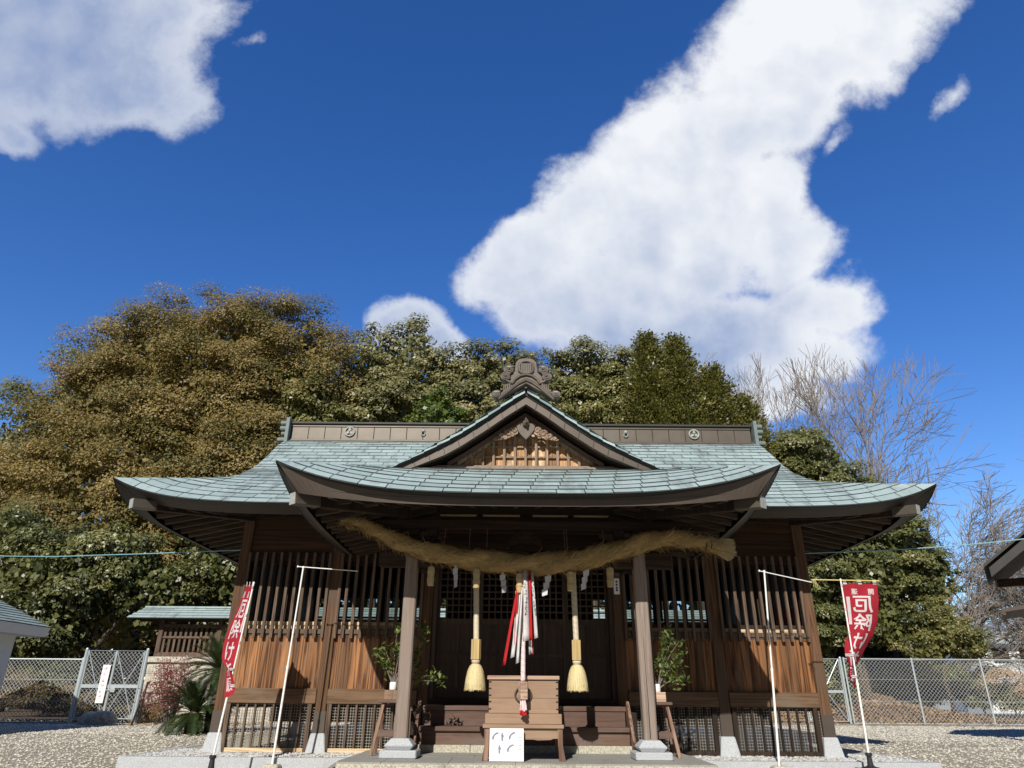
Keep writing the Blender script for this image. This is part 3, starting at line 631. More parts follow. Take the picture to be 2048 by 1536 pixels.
# gable over the porch
RK = [(0, 5.70), (.326, 5.48), (.666, 5.225), (1.05, 4.96), (1.40, 4.745), (1.75, 4.54), (2.05, 4.375), (2.29, 4.245)]   # rake, x out from the apex
def rk(x): return curve_at(RK, abs(x))
gX = [-2.29 + 4.58 * i / 60 for i in range(61)]
for sg in (-1, 1):
    xs_ = [2.29 * i / 26 * sg for i in range(27)]
    bb = MB()
    def lowr(x, d): return rk(x) - d
    fade = lambda x: 1 - .55 * max(0, (abs(x) - 1.3) / 1.0)
    bb.grid([[(x, KYV, rk(x) - .10 * fade(x)) for x in xs_], [(x, KYV + .012, rk(x) - .145 * fade(x)) for x in xs_]], .2, 1)
    bb.grid([[(x, KYV + .025, rk(x) - .145 * fade(x)) for x in xs_], [(x, KYV + .025, rk(x) - .29 * fade(x)) for x in xs_], [(x, KYV + .13, rk(x) - .29 * fade(x)) for x in xs_]], .7, 0)
    bb.grid([[(x, KYV, rk(x) - .145 * fade(x)) for x in xs_], [(x, KYV + .03, rk(x) - .145 * fade(x)) for x in xs_]], .5, 1)
    for x in [.18 + .235 * k for k in range(9)]:
        bb.beam((sg * x, KYV + .019, rk(x) - .145 * fade(x)), (sg * (x - .03), KYV + .019, rk(x) - .29 * fade(x)), .009, .012, .5, 1)
    bb.build('bargeboard', ['copper_brown', 'copper_edge'], hall)
    # rolled verge sheets following the rake: each overlaps the next
    vt = MB(); x = .02
    while x < 2.28:
        x2 = min(x + .205, 2.29); h = .018; tone = min(1, max(0, random.gauss(.55, .25)))
        A, B = [(q, rk(q)) for q in (x, x2)]
        rows = [[(sg * A[0], KYV - .05, A[1] - .10 * fade(A[0])), (sg * B[0], KYV - .05 - h, B[1] - .10 * fade(B[0]) + h * .3)],
                [(sg * A[0], KYV + .03, A[1] - .02), (sg * B[0], KYV + .03 - h * .5, B[1] - .02 + h)],
                [(sg * A[0], KYV + .14, A[1] + .03), (sg * B[0], KYV + .14, B[1] + .03 + h)],
                [(sg * A[0], KYV + .36, A[1] + .03), (sg * B[0], KYV + .36, B[1] + .03 + h)]]
        vt.grid(rows, tone, 0)
        e_ = [r_[1] for r_ in rows]; vt.grid([e_, [(q[0], q[1] + .02, q[2] - .035) for q in e_]], .5, 1)
        vt.grid([rows[0], [(q[0], q[1] + .06, q[2] - .012) for q in rows[0]]], .5, 1); x = x2
    vt.build('verge_sheets', ['patina', 'seam'], hall)
    # inner soffit of the verge and the two stepped rake mouldings on the wall
    im = MB(); im.grid([[(x, KYV + .12, rk(x) - .25) for x in xs_], [(x, -2.55, rk(x) - .22) for x in xs_]], .3); im.build('verge_soffit', 'dark', hall)
    for (d0, d1, y0, mt) in ((.275, .36, -2.66, 'step'), (.355, .43, -2.63, 'gable_bar')):
        im = MB(); xr = [q for q in xs_ if rk(q) - d1 > 4.42]
        im.grid([[(x, y0 + .1, rk(x) - d0) for x in xr], [(x, y0, rk(x) - d0) for x in xr], [(x, y0, rk(x) - d1) for x in xr], [(x, y0 + .12, rk(x) - d1) for x in xr]], .4)
        im.build('rake_moulding', mt, hall)
gwall = MB(); WY = -2.58
x = -1.75
while x < 1.74:
    w_ = .116; zt = min(rk(x), rk(x + w_)) - .30
    if zt > 4.4: gwall.b2(x + .002, x + w_ - .002, WY, WY + .03, 4.34, zt)
    x += w_
gwall.build('gable_wall', 'gablewood', hall)
gl = MB()
for i in range(-7, 8):
    x = i * .181; zt = rk(x) - .42
    if zt > 4.52: gl.b2(x - .021, x + .021, WY - .075, WY - .03, 4.47, zt)
for z in (4.63, 4.815, 4.985):
    hw = 0
    while rk(hw) - .46 > z and hw < 2: hw += .01
    gl.b2(-hw, hw, WY - .045, WY - .012, z - .014, z + .014)
gl.build('gable_lattice', 'gable_bar', hall)
gs = MB(); gs.b2(-1.66, 1.66, -2.74, -2.50, 4.30, 4.425); gs.b2(-1.5, 1.5, -2.69, -2.54, 4.427, 4.46); gs.build('gable_sill', 'greywood', hall, bevel=.008)
# carved pendant: heart-shaped board with a six-petal boss and scrolls on both sides
gp = MB(); PY = -2.86
heart = [(0, 4.86), (.085, 4.95), (.14, 5.03), (.16, 5.10), (.12, 5.15), (.05, 5.16), (.035, 5.24), (0, 5.29)]
heart = heart + [(-x, z) for x, z in heart[-2:0:-1]]
gp.prism([(x, z) for x, z in heart], PY, PY + .06)
gp.lathe((0, PY - .03, 5.14), [(.001, -.05), (.05, -.04), (.058, 0), (.05, .04), (.001, .05)], 10); gp.tube([(0, PY - .02, 5.15), (0, PY - .13, 5.13), (0, PY - .15, 5.20)], [.03, .024, .014], 8)
pend = gp.build('gable_pendant', 'orn', hall, bevel=.008)
sc = MB()
for sg in (-1, 1):
    for cx_, cz_, r0_ in ((.20, 5.04, .055), (.30, 4.985, .06), (.235, 4.955, .04), (.40, 4.93, .045), (.345, 4.90, .032), (.48, 4.885, .03)):
        pts = [(sg * (cx_ + r0_ * (1 - k / 16) * math.cos(k * .62)), PY + .03, cz_ + r0_ * (1 - k / 16) * math.sin(k * .62)) for k in range(14)]
        sc.tube(pts, [.019] * 13 + [.008], 6)
    sc.prism([(sg * .10, 5.10), (sg * .30, 5.02), (sg * .56, 4.875), (sg * .52, 4.855), (sg * .30, 4.90), (sg * .14, 4.98)], PY + .035, PY + .06)
sc.build('scrollwork', 'gable_bar', pend)
# ridge ornament (demon tile without a face: round crest board, clouds and feet)
oy = -3.1
on = MB()
body = [(.5, 5.50), (.47, 5.57), (.36, 5.66), (.30, 5.80), (.265, 5.93), (.19, 6.0), (.185, 6.10), (.175, 6.19), (.13, 6.245), (.07, 6.265), (0, 6.27)]
on.prism(body + [(-x, z) for x, z in body[-2::-1]] + [(-.3, 5.62), (0, 5.80), (.3, 5.62)], oy, oy + .16)
rimo = [(.115, 6.02), (.12, 6.10), (.105, 6.165), (.06, 6.20), (0, 6.21)]
pts = [(x, oy - .01, z) for x, z in [(.07, 5.98)] + rimo] + [(-x, oy - .01, z) for x, z in rimo[-2::-1] + [(.07, 5.98)]] + [(.07, oy - .01, 5.98)]
on.tube(pts, .028, 6, cap=False)
for sg in (-1, 1):
    on.tube([(sg * x, oy - .02, z) for x, z in ((0, 5.955), (.10, 5.93), (.19, 5.86), (.235, 5.785), (.27, 5.80), (.37, 5.86))], .022, 6)
    on.tube([(sg * x, oy - .01, z) for x, z in ((0, 5.86), (.12, 5.80), (.25, 5.70), (.38, 5.58), (.47, 5.50))], .03, 6)
    for k in range(4): on.tube([(sg * (.27 + .035 * k), oy - .015, 5.79 - .012 * k), (sg * (.285 + .03 * k), oy - .02, 5.70 - .018 * k), (sg * (.33 + .035 * k), oy - .01, 5.635 - .03 * k)], .013, 5)
    for cx_, cz_, r0_ in ((.29, 6.035, .092), (.345, 5.90, .088), (.50, 5.575, .07)):
        for k3 in range(2):
            pts = [(sg * (cx_ + (r0_ - .03 * k3) * (1 - k / 20) * math.cos(2.4 - k * .6) * 1.15), oy - .03 - .02 * k3, cz_ + (r0_ - .03 * k3) * (1 - k / 20) * math.sin(2.4 - k * .6) * .8) for k in range(17)]
            on.tube(pts, [.026 - .008 * k3] * 16 + [.01], 6)
        on.tube([(sg * cx_, oy - .03, cz_), (sg * cx_, oy + .12, cz_)], r0_ * .85, 10)
orn = on.build('ridge_ornament', 'orn', hall, bevel=.006)
o2 = MB(); o2.b2(-.095, .095, oy - .012, oy + .0, 5.985, 6.17, .2, 1)
for i in range(5): o2.b2(-.072 + i * .036 - .011, -.072 + i * .036 + .011, oy - .03, oy - .013, 5.995, 6.16, .5, 0)
o2.build('crest_grille', ['orn', 'copper_edge'], orn)
for sg in (-1, 1):
    for cx_, cz_ in ((.29, 6.085), (.50, 5.615)):
        o2 = MB(); o2.lathe((sg * cx_, oy + .0, cz_ - .01), [(.001, -.02), (.075, -.005), (.07, .014), (.03, .03), (.001, .034)], 12, None, 0, .06); o2.build('patina_cap', 'orn_pale', orn, smooth=True)
pr_ = MB(); pr_.b2(-.15, .15, oy + .16, 1.0, 5.60, 5.74); pr_.b2(-.19, .19, oy + .16, 1.0, 5.745, 5.785); pr_.build('porch_ridge', 'ridge_copper', hall, bevel=.006)

# ------------------------------------------------------------------ hall walls
PX = [-5.46, -3.64, -1.82, 1.82, 3.64, 5.46]
for px in PX:
    for back_ in (0, 1):
        y = 0 if not back_ else 2 * YR
        if back_ == 0 and abs(px) < 2: zf = .30
        else: zf = .30
        p_ = MB(); p_.b2(px - .1, px + .1, y - .1, y + .1, .31, 4.12); po = p_.build('post', 'post', hall, bevel=.012)
        f_ = MB(); f_.b2(px - .108, px + .108, y - .108, y + .108, .30, .66); f_.build('copper_shoe', 'copper_brown', po, bevel=.006)
        f_ = MB(); f_.frustum((px, y), (.36, .36), (.245, .245), -.02, .302); f_.build('footing', 'granite', hall, bevel=.015)
rr = random.Random(5)
for bi, (x0, x1) in enumerate(((-5.46, -3.64), (-3.64, -1.82), (1.82, 3.64), (3.64, 5.46))):
    a, b = x0 + .1, x1 - .1
    # boards below the window
    m_ = MB(); x = a
    while x < b - .01:
        w_ = min(rr.choice((.10, .12, .15, .17)), b - x)
        m_.b2(x + .0015, x + w_ - .0015, -.045 - rr.uniform(0, .004), -.01, 1.02, 2.0); x += w_
    m_.build('wall_boards', 'cedar', hall)
    m_ = MB(); m_.b2(a, b, -.125, .02, .775, 1.025); m_.build('lower_beam', 'cedar_h', hall, bevel=.01)
    m_ = MB(); m_.b2(a, b, -.085, .0, 1.965, 2.05); m_.b2(a, b, -.055, .0, 1.93, 1.962); m_.build('window_sill', 'bar', hall, bevel=.005)
    # vertical bars standing in front of sill and boards
    bars = []
    n_ = 10; st = (b - a) / n_
    for i in range(n_ + 1):
        x = a + st * i + (.02 if i == 0 else (-.02 if i == n_ else 0))
        m_ = MB(); m_.b2(x - .028, x + .028, -.145, -.088, 1.885, 3.46); m_.build('window_bar', 'bar', hall, bevel=.004)
    for z0, z1 in ((3.30, 3.46),):
        m_ = MB(); m_.b2(a, b, -.084, -.02, z0, z1); m_.build('upper_rail', 'dark_h', hall)
    # sliding window behind: frame, muntins and panes
    fy = .03
    m_ = MB(); m_.b2(a, b, fy, fy + .05, 2.052, 2.13, .5, 1); m_.b2(a, b, fy - .02, fy + .07, 2.13, 2.19, .9, 1 if bi < 2 else 0); m_.b2(a, b, fy, fy + .05, 3.24, 3.32, .5, 0)
    for k in range(5):
        x = a + (b - a) * k / 4; m_.b2(max(a, x - .022), min(b, x + .022), fy + .004, fy + .046, 2.19, 3.24, .5, 0)
    wf = m_.build('window_frame', ['dark', 'palewood'], hall)
    m_ = MB(); m_.add([(a, fy + .025, 2.19), (b, fy + .025, 2.19), (b, fy + .025, 3.24), (a, fy + .025, 3.24)], [(0, 1, 2, 3)]); m_.build('pane', 'glass', wf)
    # planks above the window
    m_ = MB()
    for k, (z0, z1) in enumerate(((3.462, 3.70), (3.704, 3.93), (3.934, 4.16))): m_.b2(a, b, -.035 - .004 * (k % 2), .0, z0, z1)
    m_.build('upper_panel', 'panel_h', hall)
    # crawl-space lattice: frame, slats and fine wire grid
    m_ = MB(); xa, xb = a + .06, b - .10
    m_.b2(xa - .04, xb + .04, -.10, -.04, .0, .065, .9, 1 if bi < 2 else 0); 
    for x in (xa, xb): m_.b2(x - .038, x + .038, -.115, -.035, .0, .774)
    nn = 9
    for k in range(1, nn): x = xa + (xb - xa) * k / nn; m_.b2(x - .017, x + .017, -.10, -.06, .065, .774)
    fl = m_.build('crawl_lattice', ['dark' if bi > 1 else 'bar', 'palewood'], hall)
    m_ = MB(); x = a + .012
    while x < b: m_.b2(x - .0045, x + .0045, -.032, -.023, .02, .774, .5); x += .047
    z = .05
    while z < .77: m_.b2(a, b, -.041, -.033, z - .0045, z + .0045, .5); z += .047
    m_.build('wire_grid', 'mesh', fl)
    # back wall bays
    yb = 2 * YR
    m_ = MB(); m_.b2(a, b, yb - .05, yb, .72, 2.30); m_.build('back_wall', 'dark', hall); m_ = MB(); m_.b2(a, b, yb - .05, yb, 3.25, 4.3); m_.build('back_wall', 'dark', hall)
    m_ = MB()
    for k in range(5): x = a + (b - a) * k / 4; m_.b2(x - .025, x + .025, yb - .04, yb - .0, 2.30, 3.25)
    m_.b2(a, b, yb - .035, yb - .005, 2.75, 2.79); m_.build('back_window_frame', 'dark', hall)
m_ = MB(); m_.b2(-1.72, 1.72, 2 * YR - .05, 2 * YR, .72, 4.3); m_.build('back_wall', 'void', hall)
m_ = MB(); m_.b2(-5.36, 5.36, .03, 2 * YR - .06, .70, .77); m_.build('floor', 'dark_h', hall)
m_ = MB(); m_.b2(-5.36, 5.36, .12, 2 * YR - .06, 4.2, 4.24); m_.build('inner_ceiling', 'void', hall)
m_ = MB(); m_.b2(-5.36, 5.36, 2.5, 2.7, .40, .699); m_.build('floor_beam', 'dark_h', hall)
for sg in (-1, 1):
    m_ = MB(); y = .1
    while y < 2 * YR - .1:
        m_.b2(sg * 5.44, sg * 5.40, y + .002, min(y + .148, 2 * YR - .1), .75, 4.16); y += .15
    m_.build('side_wall', 'cedar', hall)
    m_ = MB(); m_.b2(sg * 5.55, sg * 5.40, .1, 2 * YR - .1, .77, 1.02); m_.build('lower_beam', 'dark_y', hall)
m_ = MB(); m_.b2(-5.75, 5.75, -.09, .09, 4.122, 4.30); m_.build('eave_beam', 'dark_h', hall, bevel=.01)
# door bay
m_ = MB()
for k, (z0, z1) in enumerate(((3.46, 3.72), (3.724, 3.98), (3.984, 4.12))): m_.b2(-1.72, 1.72, -.03 - .004 * (k % 2), .0, z0, z1)
m_.build('upper_panel', 'dark_h', hall)
m_ = MB(); m_.b2(-1.72, 1.72, -.08, .08, 3.32, 3.455); m_.build('door_lintel', 'dark_h', hall, bevel=.006)
m_ = MB(); m_.b2(-1.72, 1.72, -.07, .09, .775, .875); m_.build('threshold', 'dark_h', hall)
for sg in (-1, 1):
    m_ = MB(); m_.b2(sg * 1.715, sg * 1.64, -.06, .08, .876, 3.318); m_.build('door_jamb', 'door', hall)
for k in range(4):
    a = -1.638 + k * .819; b = a + .816; y0 = .0 if k in (1, 2) else .045
    m_ = MB()
    for x in (a, b - .055): m_.b2(x, x + .055, y0, y0 + .042, .878, 3.31)
    for z0, z1 in ((.878, 1.06), (1.60, 1.655), (2.17, 2.27), (3.25, 3.31)): m_.b2(a + .055, b - .055, y0, y0 + .042, z0, z1)
    m_.b2((a + b) / 2 - .025, (a + b) / 2 + .025, y0 + .002, y0 + .04, 1.06, 2.17)
    m_.b2(a + .05, b - .05, y0 + .022, y0 + .032, 1.05, 2.2, .4)
    d_ = m_.build('door', 'door', hall)
    m_ = MB()
    for i in range(1, 6): x = a + .055 + (b - a - .11) * i / 6; m_.b2(x - .014, x + .014, y0 + .006, y0 + .034, 2.27, 3.25)
    for i in range(1, 8): z = 2.27 + .98 * i / 8; m_.b2(a + .055, b - .055, y0 + .008, y0 + .032, z - .014, z + .014)
    m_.build('door_lattice', 'door', d_)
# porch: floor board, steps, stone strip, stringers
m_ = MB(); m_.b2(-1.72, 1.72, -1.0, -.08, .70, .775); m_.build('veranda', 'step', hall, bevel=.008)
m_ = MB(); m_.b2(-1.70, 1.70, -.98, -.94, .455, .698); m_.build('upper_riser', 'step', hall)
m_ = MB(); m_.b2(-1.70, 1.70, -1.42, -.96, .405, .475); m_.build('tread', 'step', hall, bevel=.008)
m_ = MB(); m_.b2(-1.70, 1.70, -1.37, -1.33, .215, .403); m_.build('lower_riser', 'step', hall)
m_ = MB()
for k in range(4): m_.b2(-1.72 + k * .86 + .003, -1.72 + (k + 1) * .86 - .003, -1.44, -1.1, .10, .212)
m_.build('stone_sill', 'slabface', hall, bevel=.006)
for sg in (-1, 1):
    m_ = MB(); m_.beam((sg * 1.745, -1.50, .20), (sg * 1.745, -.98, .80), .05, .20); m_.build('stringer', 'boxv', hall, bevel=.006)
    m_ = MB(); m_.b2(sg * 1.72, sg * 1.90, -.95, -.1, .0, .69); m_.build('side_skirt', 'dark', hall)
# porch pillars
for sg in (-1, 1):
    m_ = MB(); x = sg * 1.82; y = -2.5; q = .098; c = .02
    oct_ = [(-q + c, -q), (q - c, -q), (q, -q + c), (q, q - c), (q - c, q), (-q + c, q), (-q, q - c), (-q, -q + c)]
    vs = [(x + i, y + j, z) for z in (.36, 3.05) for i, j in oct_]
    m_.add(vs, [tuple(range(8))[::-1], tuple(range(8, 16))] + [(i, (i + 1) % 8, (i + 1) % 8 + 8, i + 8) for i in range(8)], .45 + .1 * sg)
    pil = m_.build('pillar', 'greywood', hall)
    if sg > 0:
        m_ = MB(); m_.tube([(x - .012, y - .0975, .38), (x - .008, y - .0975, .9), (x - .02, y - .0975, 1.5), (x - .015, y - .0975, 2.1)], [.006, .0045, .003, .001], 5); m_.build('drying_crack', 'void', pil)
    m_ = MB(); m_.frustum((x, y), (.42, .42), (.25, .25), .27, .36); m_.frustum((x, y), (.33, .33), (.42, .42), .21, .27)
    m_.build('pillar_base', 'granite', pil, bevel=.008)
    m_ = MB(); m_.b2(x - .265, x + .265, y - .265, y + .265, .105, .212); m_.build('plinth', 'granite', pil, bevel=.016)
    # bracket block and curved side beam to the hall
    m_ = MB(); m_.b2(x - .15, x + .15, y - .15, y + .15, 3.051, 3.17); m_.b2(x - .36, x + .36, y - .07, y + .07, 3.172, 3.29)
    for dx in (-.3, 0, .3): m_.frustum((x + dx, y), (.14, .16), (.19, .19), 3.292, 3.40)
    m_.build('bracket', 'dark', hall, bevel=.008)
    pts = smooth_path([(x, -2.4, 2.80), (x, -1.7, 3.02), (x, -.9, 3.10), (x, -.1, 3.2)], 5)
    m_ = MB(); m_.grid([[(x - .07, p.y, p.z + .14), (x + .07, p.y, p.z + .14), (x + .07, p.y, p.z - .12), (x - .07, p.y, p.z - .12), (x - .07, p.y, p.z + .14)] for p in pts], .5); m_.build('curved_tie', 'dark_y', hall)
m_ = MB(); m_.b2(-2.35, 2.35, -2.58, -2.42, 2.80, 3.05); m_.build('tie_beam', 'dark_h', hall, bevel=.015)
m_ = MB(); m_.b2(-3.2, 3.2, -2.58, -2.42, 3.402, 3.56); m_.build('purlin', 'dark_h', hall, bevel=.01)
m_ = MB(); fl_ = [(0, 3.40), (.10, 3.39), (.14, 3.30), (.26, 3.24), (.40, 3.10), (.46, 3.055), (.30, 3.055), (.20, 3.14), (.08, 3.19), (0, 3.17)]
m_.prism(fl_ + [(-x, z) for x, z in fl_[-2:0:-1]], -2.56, -2.44)
for sg in (-1, 1):
    for cx_, cz_ in ((.16, 3.26), (.30, 3.15), (.07, 3.32)):
        m_.tube([(sg * (cx_ + .05 * (1 - k / 12) * math.cos(k * .7)), -2.57, cz_ + .05 * (1 - k / 12) * math.sin(k * .7)) for k in range(10)], .012, 5)
m_.build('frog_leg_strut', 'dark_h', hall, bevel=.005)
for z, y in ((3.56, -1.6), (3.75, -.9)):
    m_ = MB(); m_.b2(-3.1, 3.1, y - .06, y + .06, z, z + .13); m_.build('cross_purlin', 'dark_h', hall)

# stone paving under the porch
pv = thing('stone_platform', (0, -2.2, 0), 'low granite platform under the porch with worn front edge', 'stone platform')
m_ = MB()
for k, (a, b) in enumerate(((-2.56, -1.1), (-1.096, .32), (.324, 1.4), (1.404, 2.58))): m_.b2(a, b, -3.32, -2.80, -.35, .085)
m_.build('front_stones', 'slabface', pv, bevel=.012)
m_ = MB()
for j, (y0, y1) in enumerate(((-3.30, -2.3), (-2.297, -1.75), (-1.747, -1.05))):
    x = -2.56 + (.0 if j % 2 else -.3)
    while x < 2.58:
        a, b = max(x, -2.555), min(x + .9, 2.575); x += .903
        if b - a > .05: m_.b2(a, b, y0, y1, .0, .105 + random.uniform(-.001, .001))
m_.build('paving_slabs', 'slab', pv, bevel=.004)
# flared approach stones between platform and kerb
for sg in (-1, 1):
    m_ = MB(); vs = [(sg * 2.6, -1.06, .06), (sg * 2.62, -3.2, .03), (sg * 3.05, -3.2, -.2), (sg * 2.95, -1.3, -.02), (sg * 2.95, -1.06, -.02)]
    m_.add(vs + [(x, y, -.4) for x, y, z in vs], [tuple(range(5)) if sg > 0 else tuple(range(5))[::-1]] + [(i, (i + 1) % 5, (i + 1) % 5 + 5, i + 5) for i in range(5)])
    m_.build('ramp_stone', 'slab', pv)

# ------------------------------------------------------------------ straw rope with its paper streamers and straw bundles
RP = [(-2.94, -2.84, 3.475), (-2.663, -2.82, 3.424), (-2.413, -2.81, 3.321), (-1.998, -2.8, 3.131), (-1.514, -2.8, 2.985), (-.8, -2.8, 2.875), (-.014, -2.8, 2.811), (.694, -2.8, 2.863), (1.329, -2.8, 2.995), (1.976, -2.8, 3.187), (2.458, -2.8, 3.221), (2.848, -2.8, 3.15), (3.10, -2.8, 3.10)]
RRr = [.03, .06, .088, .115, .135, .152, .165, .158, .145, .132, .118, .104, .12]
path = smooth_path(RP, 8); rads = []
for i in range(len(path)): j = i / 8; k = min(int(j), len(RRr) - 2); rads.append(RRr[k] + (RRr[k + 1] - RRr[k]) * (j - k))
rope = thing('straw_rope', (0, -2.8, 2.8), 'thick shaggy twisted straw rope sagging across the porch front', 'straw rope')
m_ = MB(); N_ = 18; rows = []
for i, p in enumerate(path):
    d = (path[min(i + 1, len(path) - 1)] - path[max(i - 1, 0)]).normalized(); a = d.cross(Vector((0, 0, 1))).normalized(); b = a.cross(d); row = []
    for k in range(N_ + 1):
        th = 2 * math.pi * k / N_; lob = 1 + .20 * math.cos(3 * (th - i * .22)) + .05 * math.sin(i * 1.7 + 2 * th) + .05 * math.sin(i * .83 - th) + .035 * math.sin(7 * th + i)
        row.append(tuple(p + (a * math.cos(th) + b * math.sin(th)) * rads[i] * lob * .93))
    rows.append(row)
m_.grid(rows, .35); m_.add(rows[-1][:-1], [tuple(range(N_))], .4); m_.build('rope_core', 'straw', rope, smooth=True)
def strands(name, mat, parent, n, seed, L=(.10, .24), wdt=.0042, out=.5):
    r = np.random.default_rng(seed); m = len(path) - 2
    ii = r.uniform(0, m, n); i0 = ii.astype(int); fr = (ii - i0)[:, None]
    PA = np.array([tuple(p) for p in path]); ra = np.array(rads)
    p = PA[i0] * (1 - fr) + PA[i0 + 1] * fr; d = PA[i0 + 1] - PA[i0]; d /= np.linalg.norm(d, axis=1)[:, None]
    a = np.cross(d, [0, 0, 1.0]); a /= np.linalg.norm(a, axis=1)[:, None]; b = np.cross(a, d)
    th = r.uniform(0, 6.283, n)[:, None]; nr = a * np.cos(th) + b * np.sin(th); tg_ = -a * np.sin(th) + b * np.cos(th)
    rr_ = (ra[i0] * (1 - fr[:, 0]) + ra[i0 + 1] * fr[:, 0])[:, None]
    lob_ = 1 + .20 * np.cos(3 * (th - ii[:, None] * .22)); p0 = p + nr * rr_ * lob_ * (.93 + .06 * r.random((n, 1)))
    dr = d * np.where(r.random((n, 1)) < .12, -1.0, 1.0) * r.uniform(.7, 1.1, (n, 1)) + tg_ * r.normal(.45, .38, (n, 1)) + nr * r.normal(.06, .25, (n, 1)) * out
    loose = r.random((n, 1)) < .09; dr = np.where(loose, dr + nr * r.uniform(.2, 1.1, (n, 1)) + np.array([0, 0, -.25]), dr)
    dr /= np.linalg.norm(dr, axis=1)[:, None]; Ls = r.uniform(L[0], L[1], (n, 1))
    p1 = p0 + dr * Ls * .5 + nr * .004; p2 = p0 + dr * Ls - nr * Ls * .5 * Ls / (rr_ * 2.4) * (~loose) + np.array([0, 0, -.012]) * loose
    s = np.cross(dr, nr); s /= np.linalg.norm(s, axis=1)[:, None] + 1e-9; s *= wdt
    V = np.stack([p0 - s, p0 + s, p1 + s, p1 - s, p2 + s * .4, p2 - s * .4], 1).reshape(-1, 3)
    F = np.array([(0, 1, 2, 3), (3, 2, 4, 5)])[None] + (np.arange(n) * 6)[:, None, None]
    return np_mesh(name, mat, V, F.reshape(-1, 4), np.repeat(r.random(n), 2), parent)
tag(strands('straw_strands', 'straw', rope, 13000, 5, (.05, .16)), kind='stuff')
# cut end: a fanned brush of stalks
r = np.random.default_rng(9); n = 420; e0 = np.array(tuple(path[-6])); d0 = np.array(tuple((path[-1] - path[-5]).normalized()))
th = r.uniform(0, 6.28, n); q = np.sqrt(r.random(n)); yy, zz = np.cos(th) * q, np.sin(th) * q
p0 = e0 + np.stack([np.zeros(n), yy * .10, zz * .10], 1); p1 = e0 + d0 * r.uniform(.26, .36, (n, 1)) + np.stack([np.zeros(n) - .06 * (zz < -.6), yy * .15, zz * .165 - .02 * (zz < -.5)], 1)
s = np.array([.004, 0, .004]); V = np.stack([p0 - s, p0 + s, p1 + s, p1 - s], 1).reshape(-1, 3)
np_mesh('straw_brush', 'straw2', V, np.arange(4 * n).reshape(-1, 4), r.random(n), rope)
m_ = MB()
for k in (-9, -7):
    p = path[k]; R_ = rads[k] * 1.04
    m_.tube([(p.x + .012 * math.sin(a), p.y + R_ * math.cos(a), p.z + R_ * math.sin(a)) for a in [2 * math.pi * i / 20 for i in range(21)]], .009, 5, cap=False)
m_.build('binding_cord', 'iron', rope)
m_ = MB()
for x in (-1.3, -.9, -.62, .62, .66, 1.25):
    m_.tube([(x, -2.8, 2.95 + .03 * abs(x)), (x, -2.62, 3.40)], .004, 4)
m_.build('hanging_cord', 'mesh', rope)
def rope_z(x):
    b = min(path, key=lambda p: abs(p.x - x)); i = path.index(b); return b.z - rads[i]
SHD = [('folded white paper streamer twisted almost edge-on, between the two leftmost straw bundles', -1.10, .36, .8), ('narrow white paper streamer just left of the red and white bell rope', -.36, .34, .55), ('white paper streamer with three wide folds, right of the red and white ribbons', .345, .37, -.35), ('white paper streamer between the right hemp bell rope and the rightmost straw bundle', .94, .36, -.5)]
for lab, x, h, tw in SHD:
    z0 = rope_z(x) - .01; m_ = MB(); wd = .105; k = h / 3.2
    for j in range(3):
        ox = .03 * j * (1 if tw < 0 else .6) * (-1 if tw < 0 else 1); zt = z0 - j * k * .86
        loc = [(-wd / 2 + ox, zt - .025), (wd / 2 + ox, zt), (wd / 2 + ox - .01, zt - k * 1.05 + .02), (-wd / 2 + ox + .005, zt - k * 1.05)]
        ang = tw * (1 + .25 * j)
        m_.add([(x + u * math.cos(ang), -2.80 + u * math.sin(ang) - .012 * j, z) for u, z in loc], [(0, 1, 2, 3)])
    ax = [(-.012, z0 + .05), (.012, z0 + .05), (.02, z0 - .01), (-.02, z0 - .01)]; m_.add([(x + u, -2.80, z) for u, z in ax], [(0, 1, 2, 3)])
    o = m_.build('paper_streamer', 'paper', None, solid=.002, origin=(x, -2.8, z0)); tag(o, lab, 'paper streamer', 'paper streamers under the straw rope')
BND = [('small straw bundle at the far left, beside the left porch pillar', -1.485, .05), ('straw bundle hanging in front of the left hemp bell rope', -.765, -.06), ('straw bundle in the middle, over the red and white ribbons', -.10, -.10), ('straw bundle half behind the right hemp bell rope', .695, .03), ('small straw bundle at the far right, beside the white name tag', 1.318, .03)]
for lab, x, dy in BND:
    z0 = rope_z(x) + .0; zt = z0 - (.06 if abs(x) > 1.2 else -.02)
    t_ = thing('straw_bundle', (x, -2.8 + dy, zt), lab, 'straw bundle', 'straw bundles under the rope')
    m_ = MB(); m_.lathe((x, -2.8 + dy, zt), [(.018, 0), (.05, -.025), (.058, -.08), (.050, -.15), (.056, -.22), (.05, -.30), (.046, -.31)], 16, None, 0, .05); m_.build('stalks', 'straw2', t_)
    for dz in (-.09, -.21):
        m_ = MB(); m_.lathe((x, -2.8 + dy, zt + dz), [(.058, -.006), (.0605, 0), (.058, .006)], 16); m_.build('tie', 'straw', t_)
    m_ = MB(); m_.tube([(x, -2.8 + dy, zt - .01), (x, -2.8 + dy * .5, zt + .12)], .004, 4); m_.build('hanging_cord', 'straw', t_)

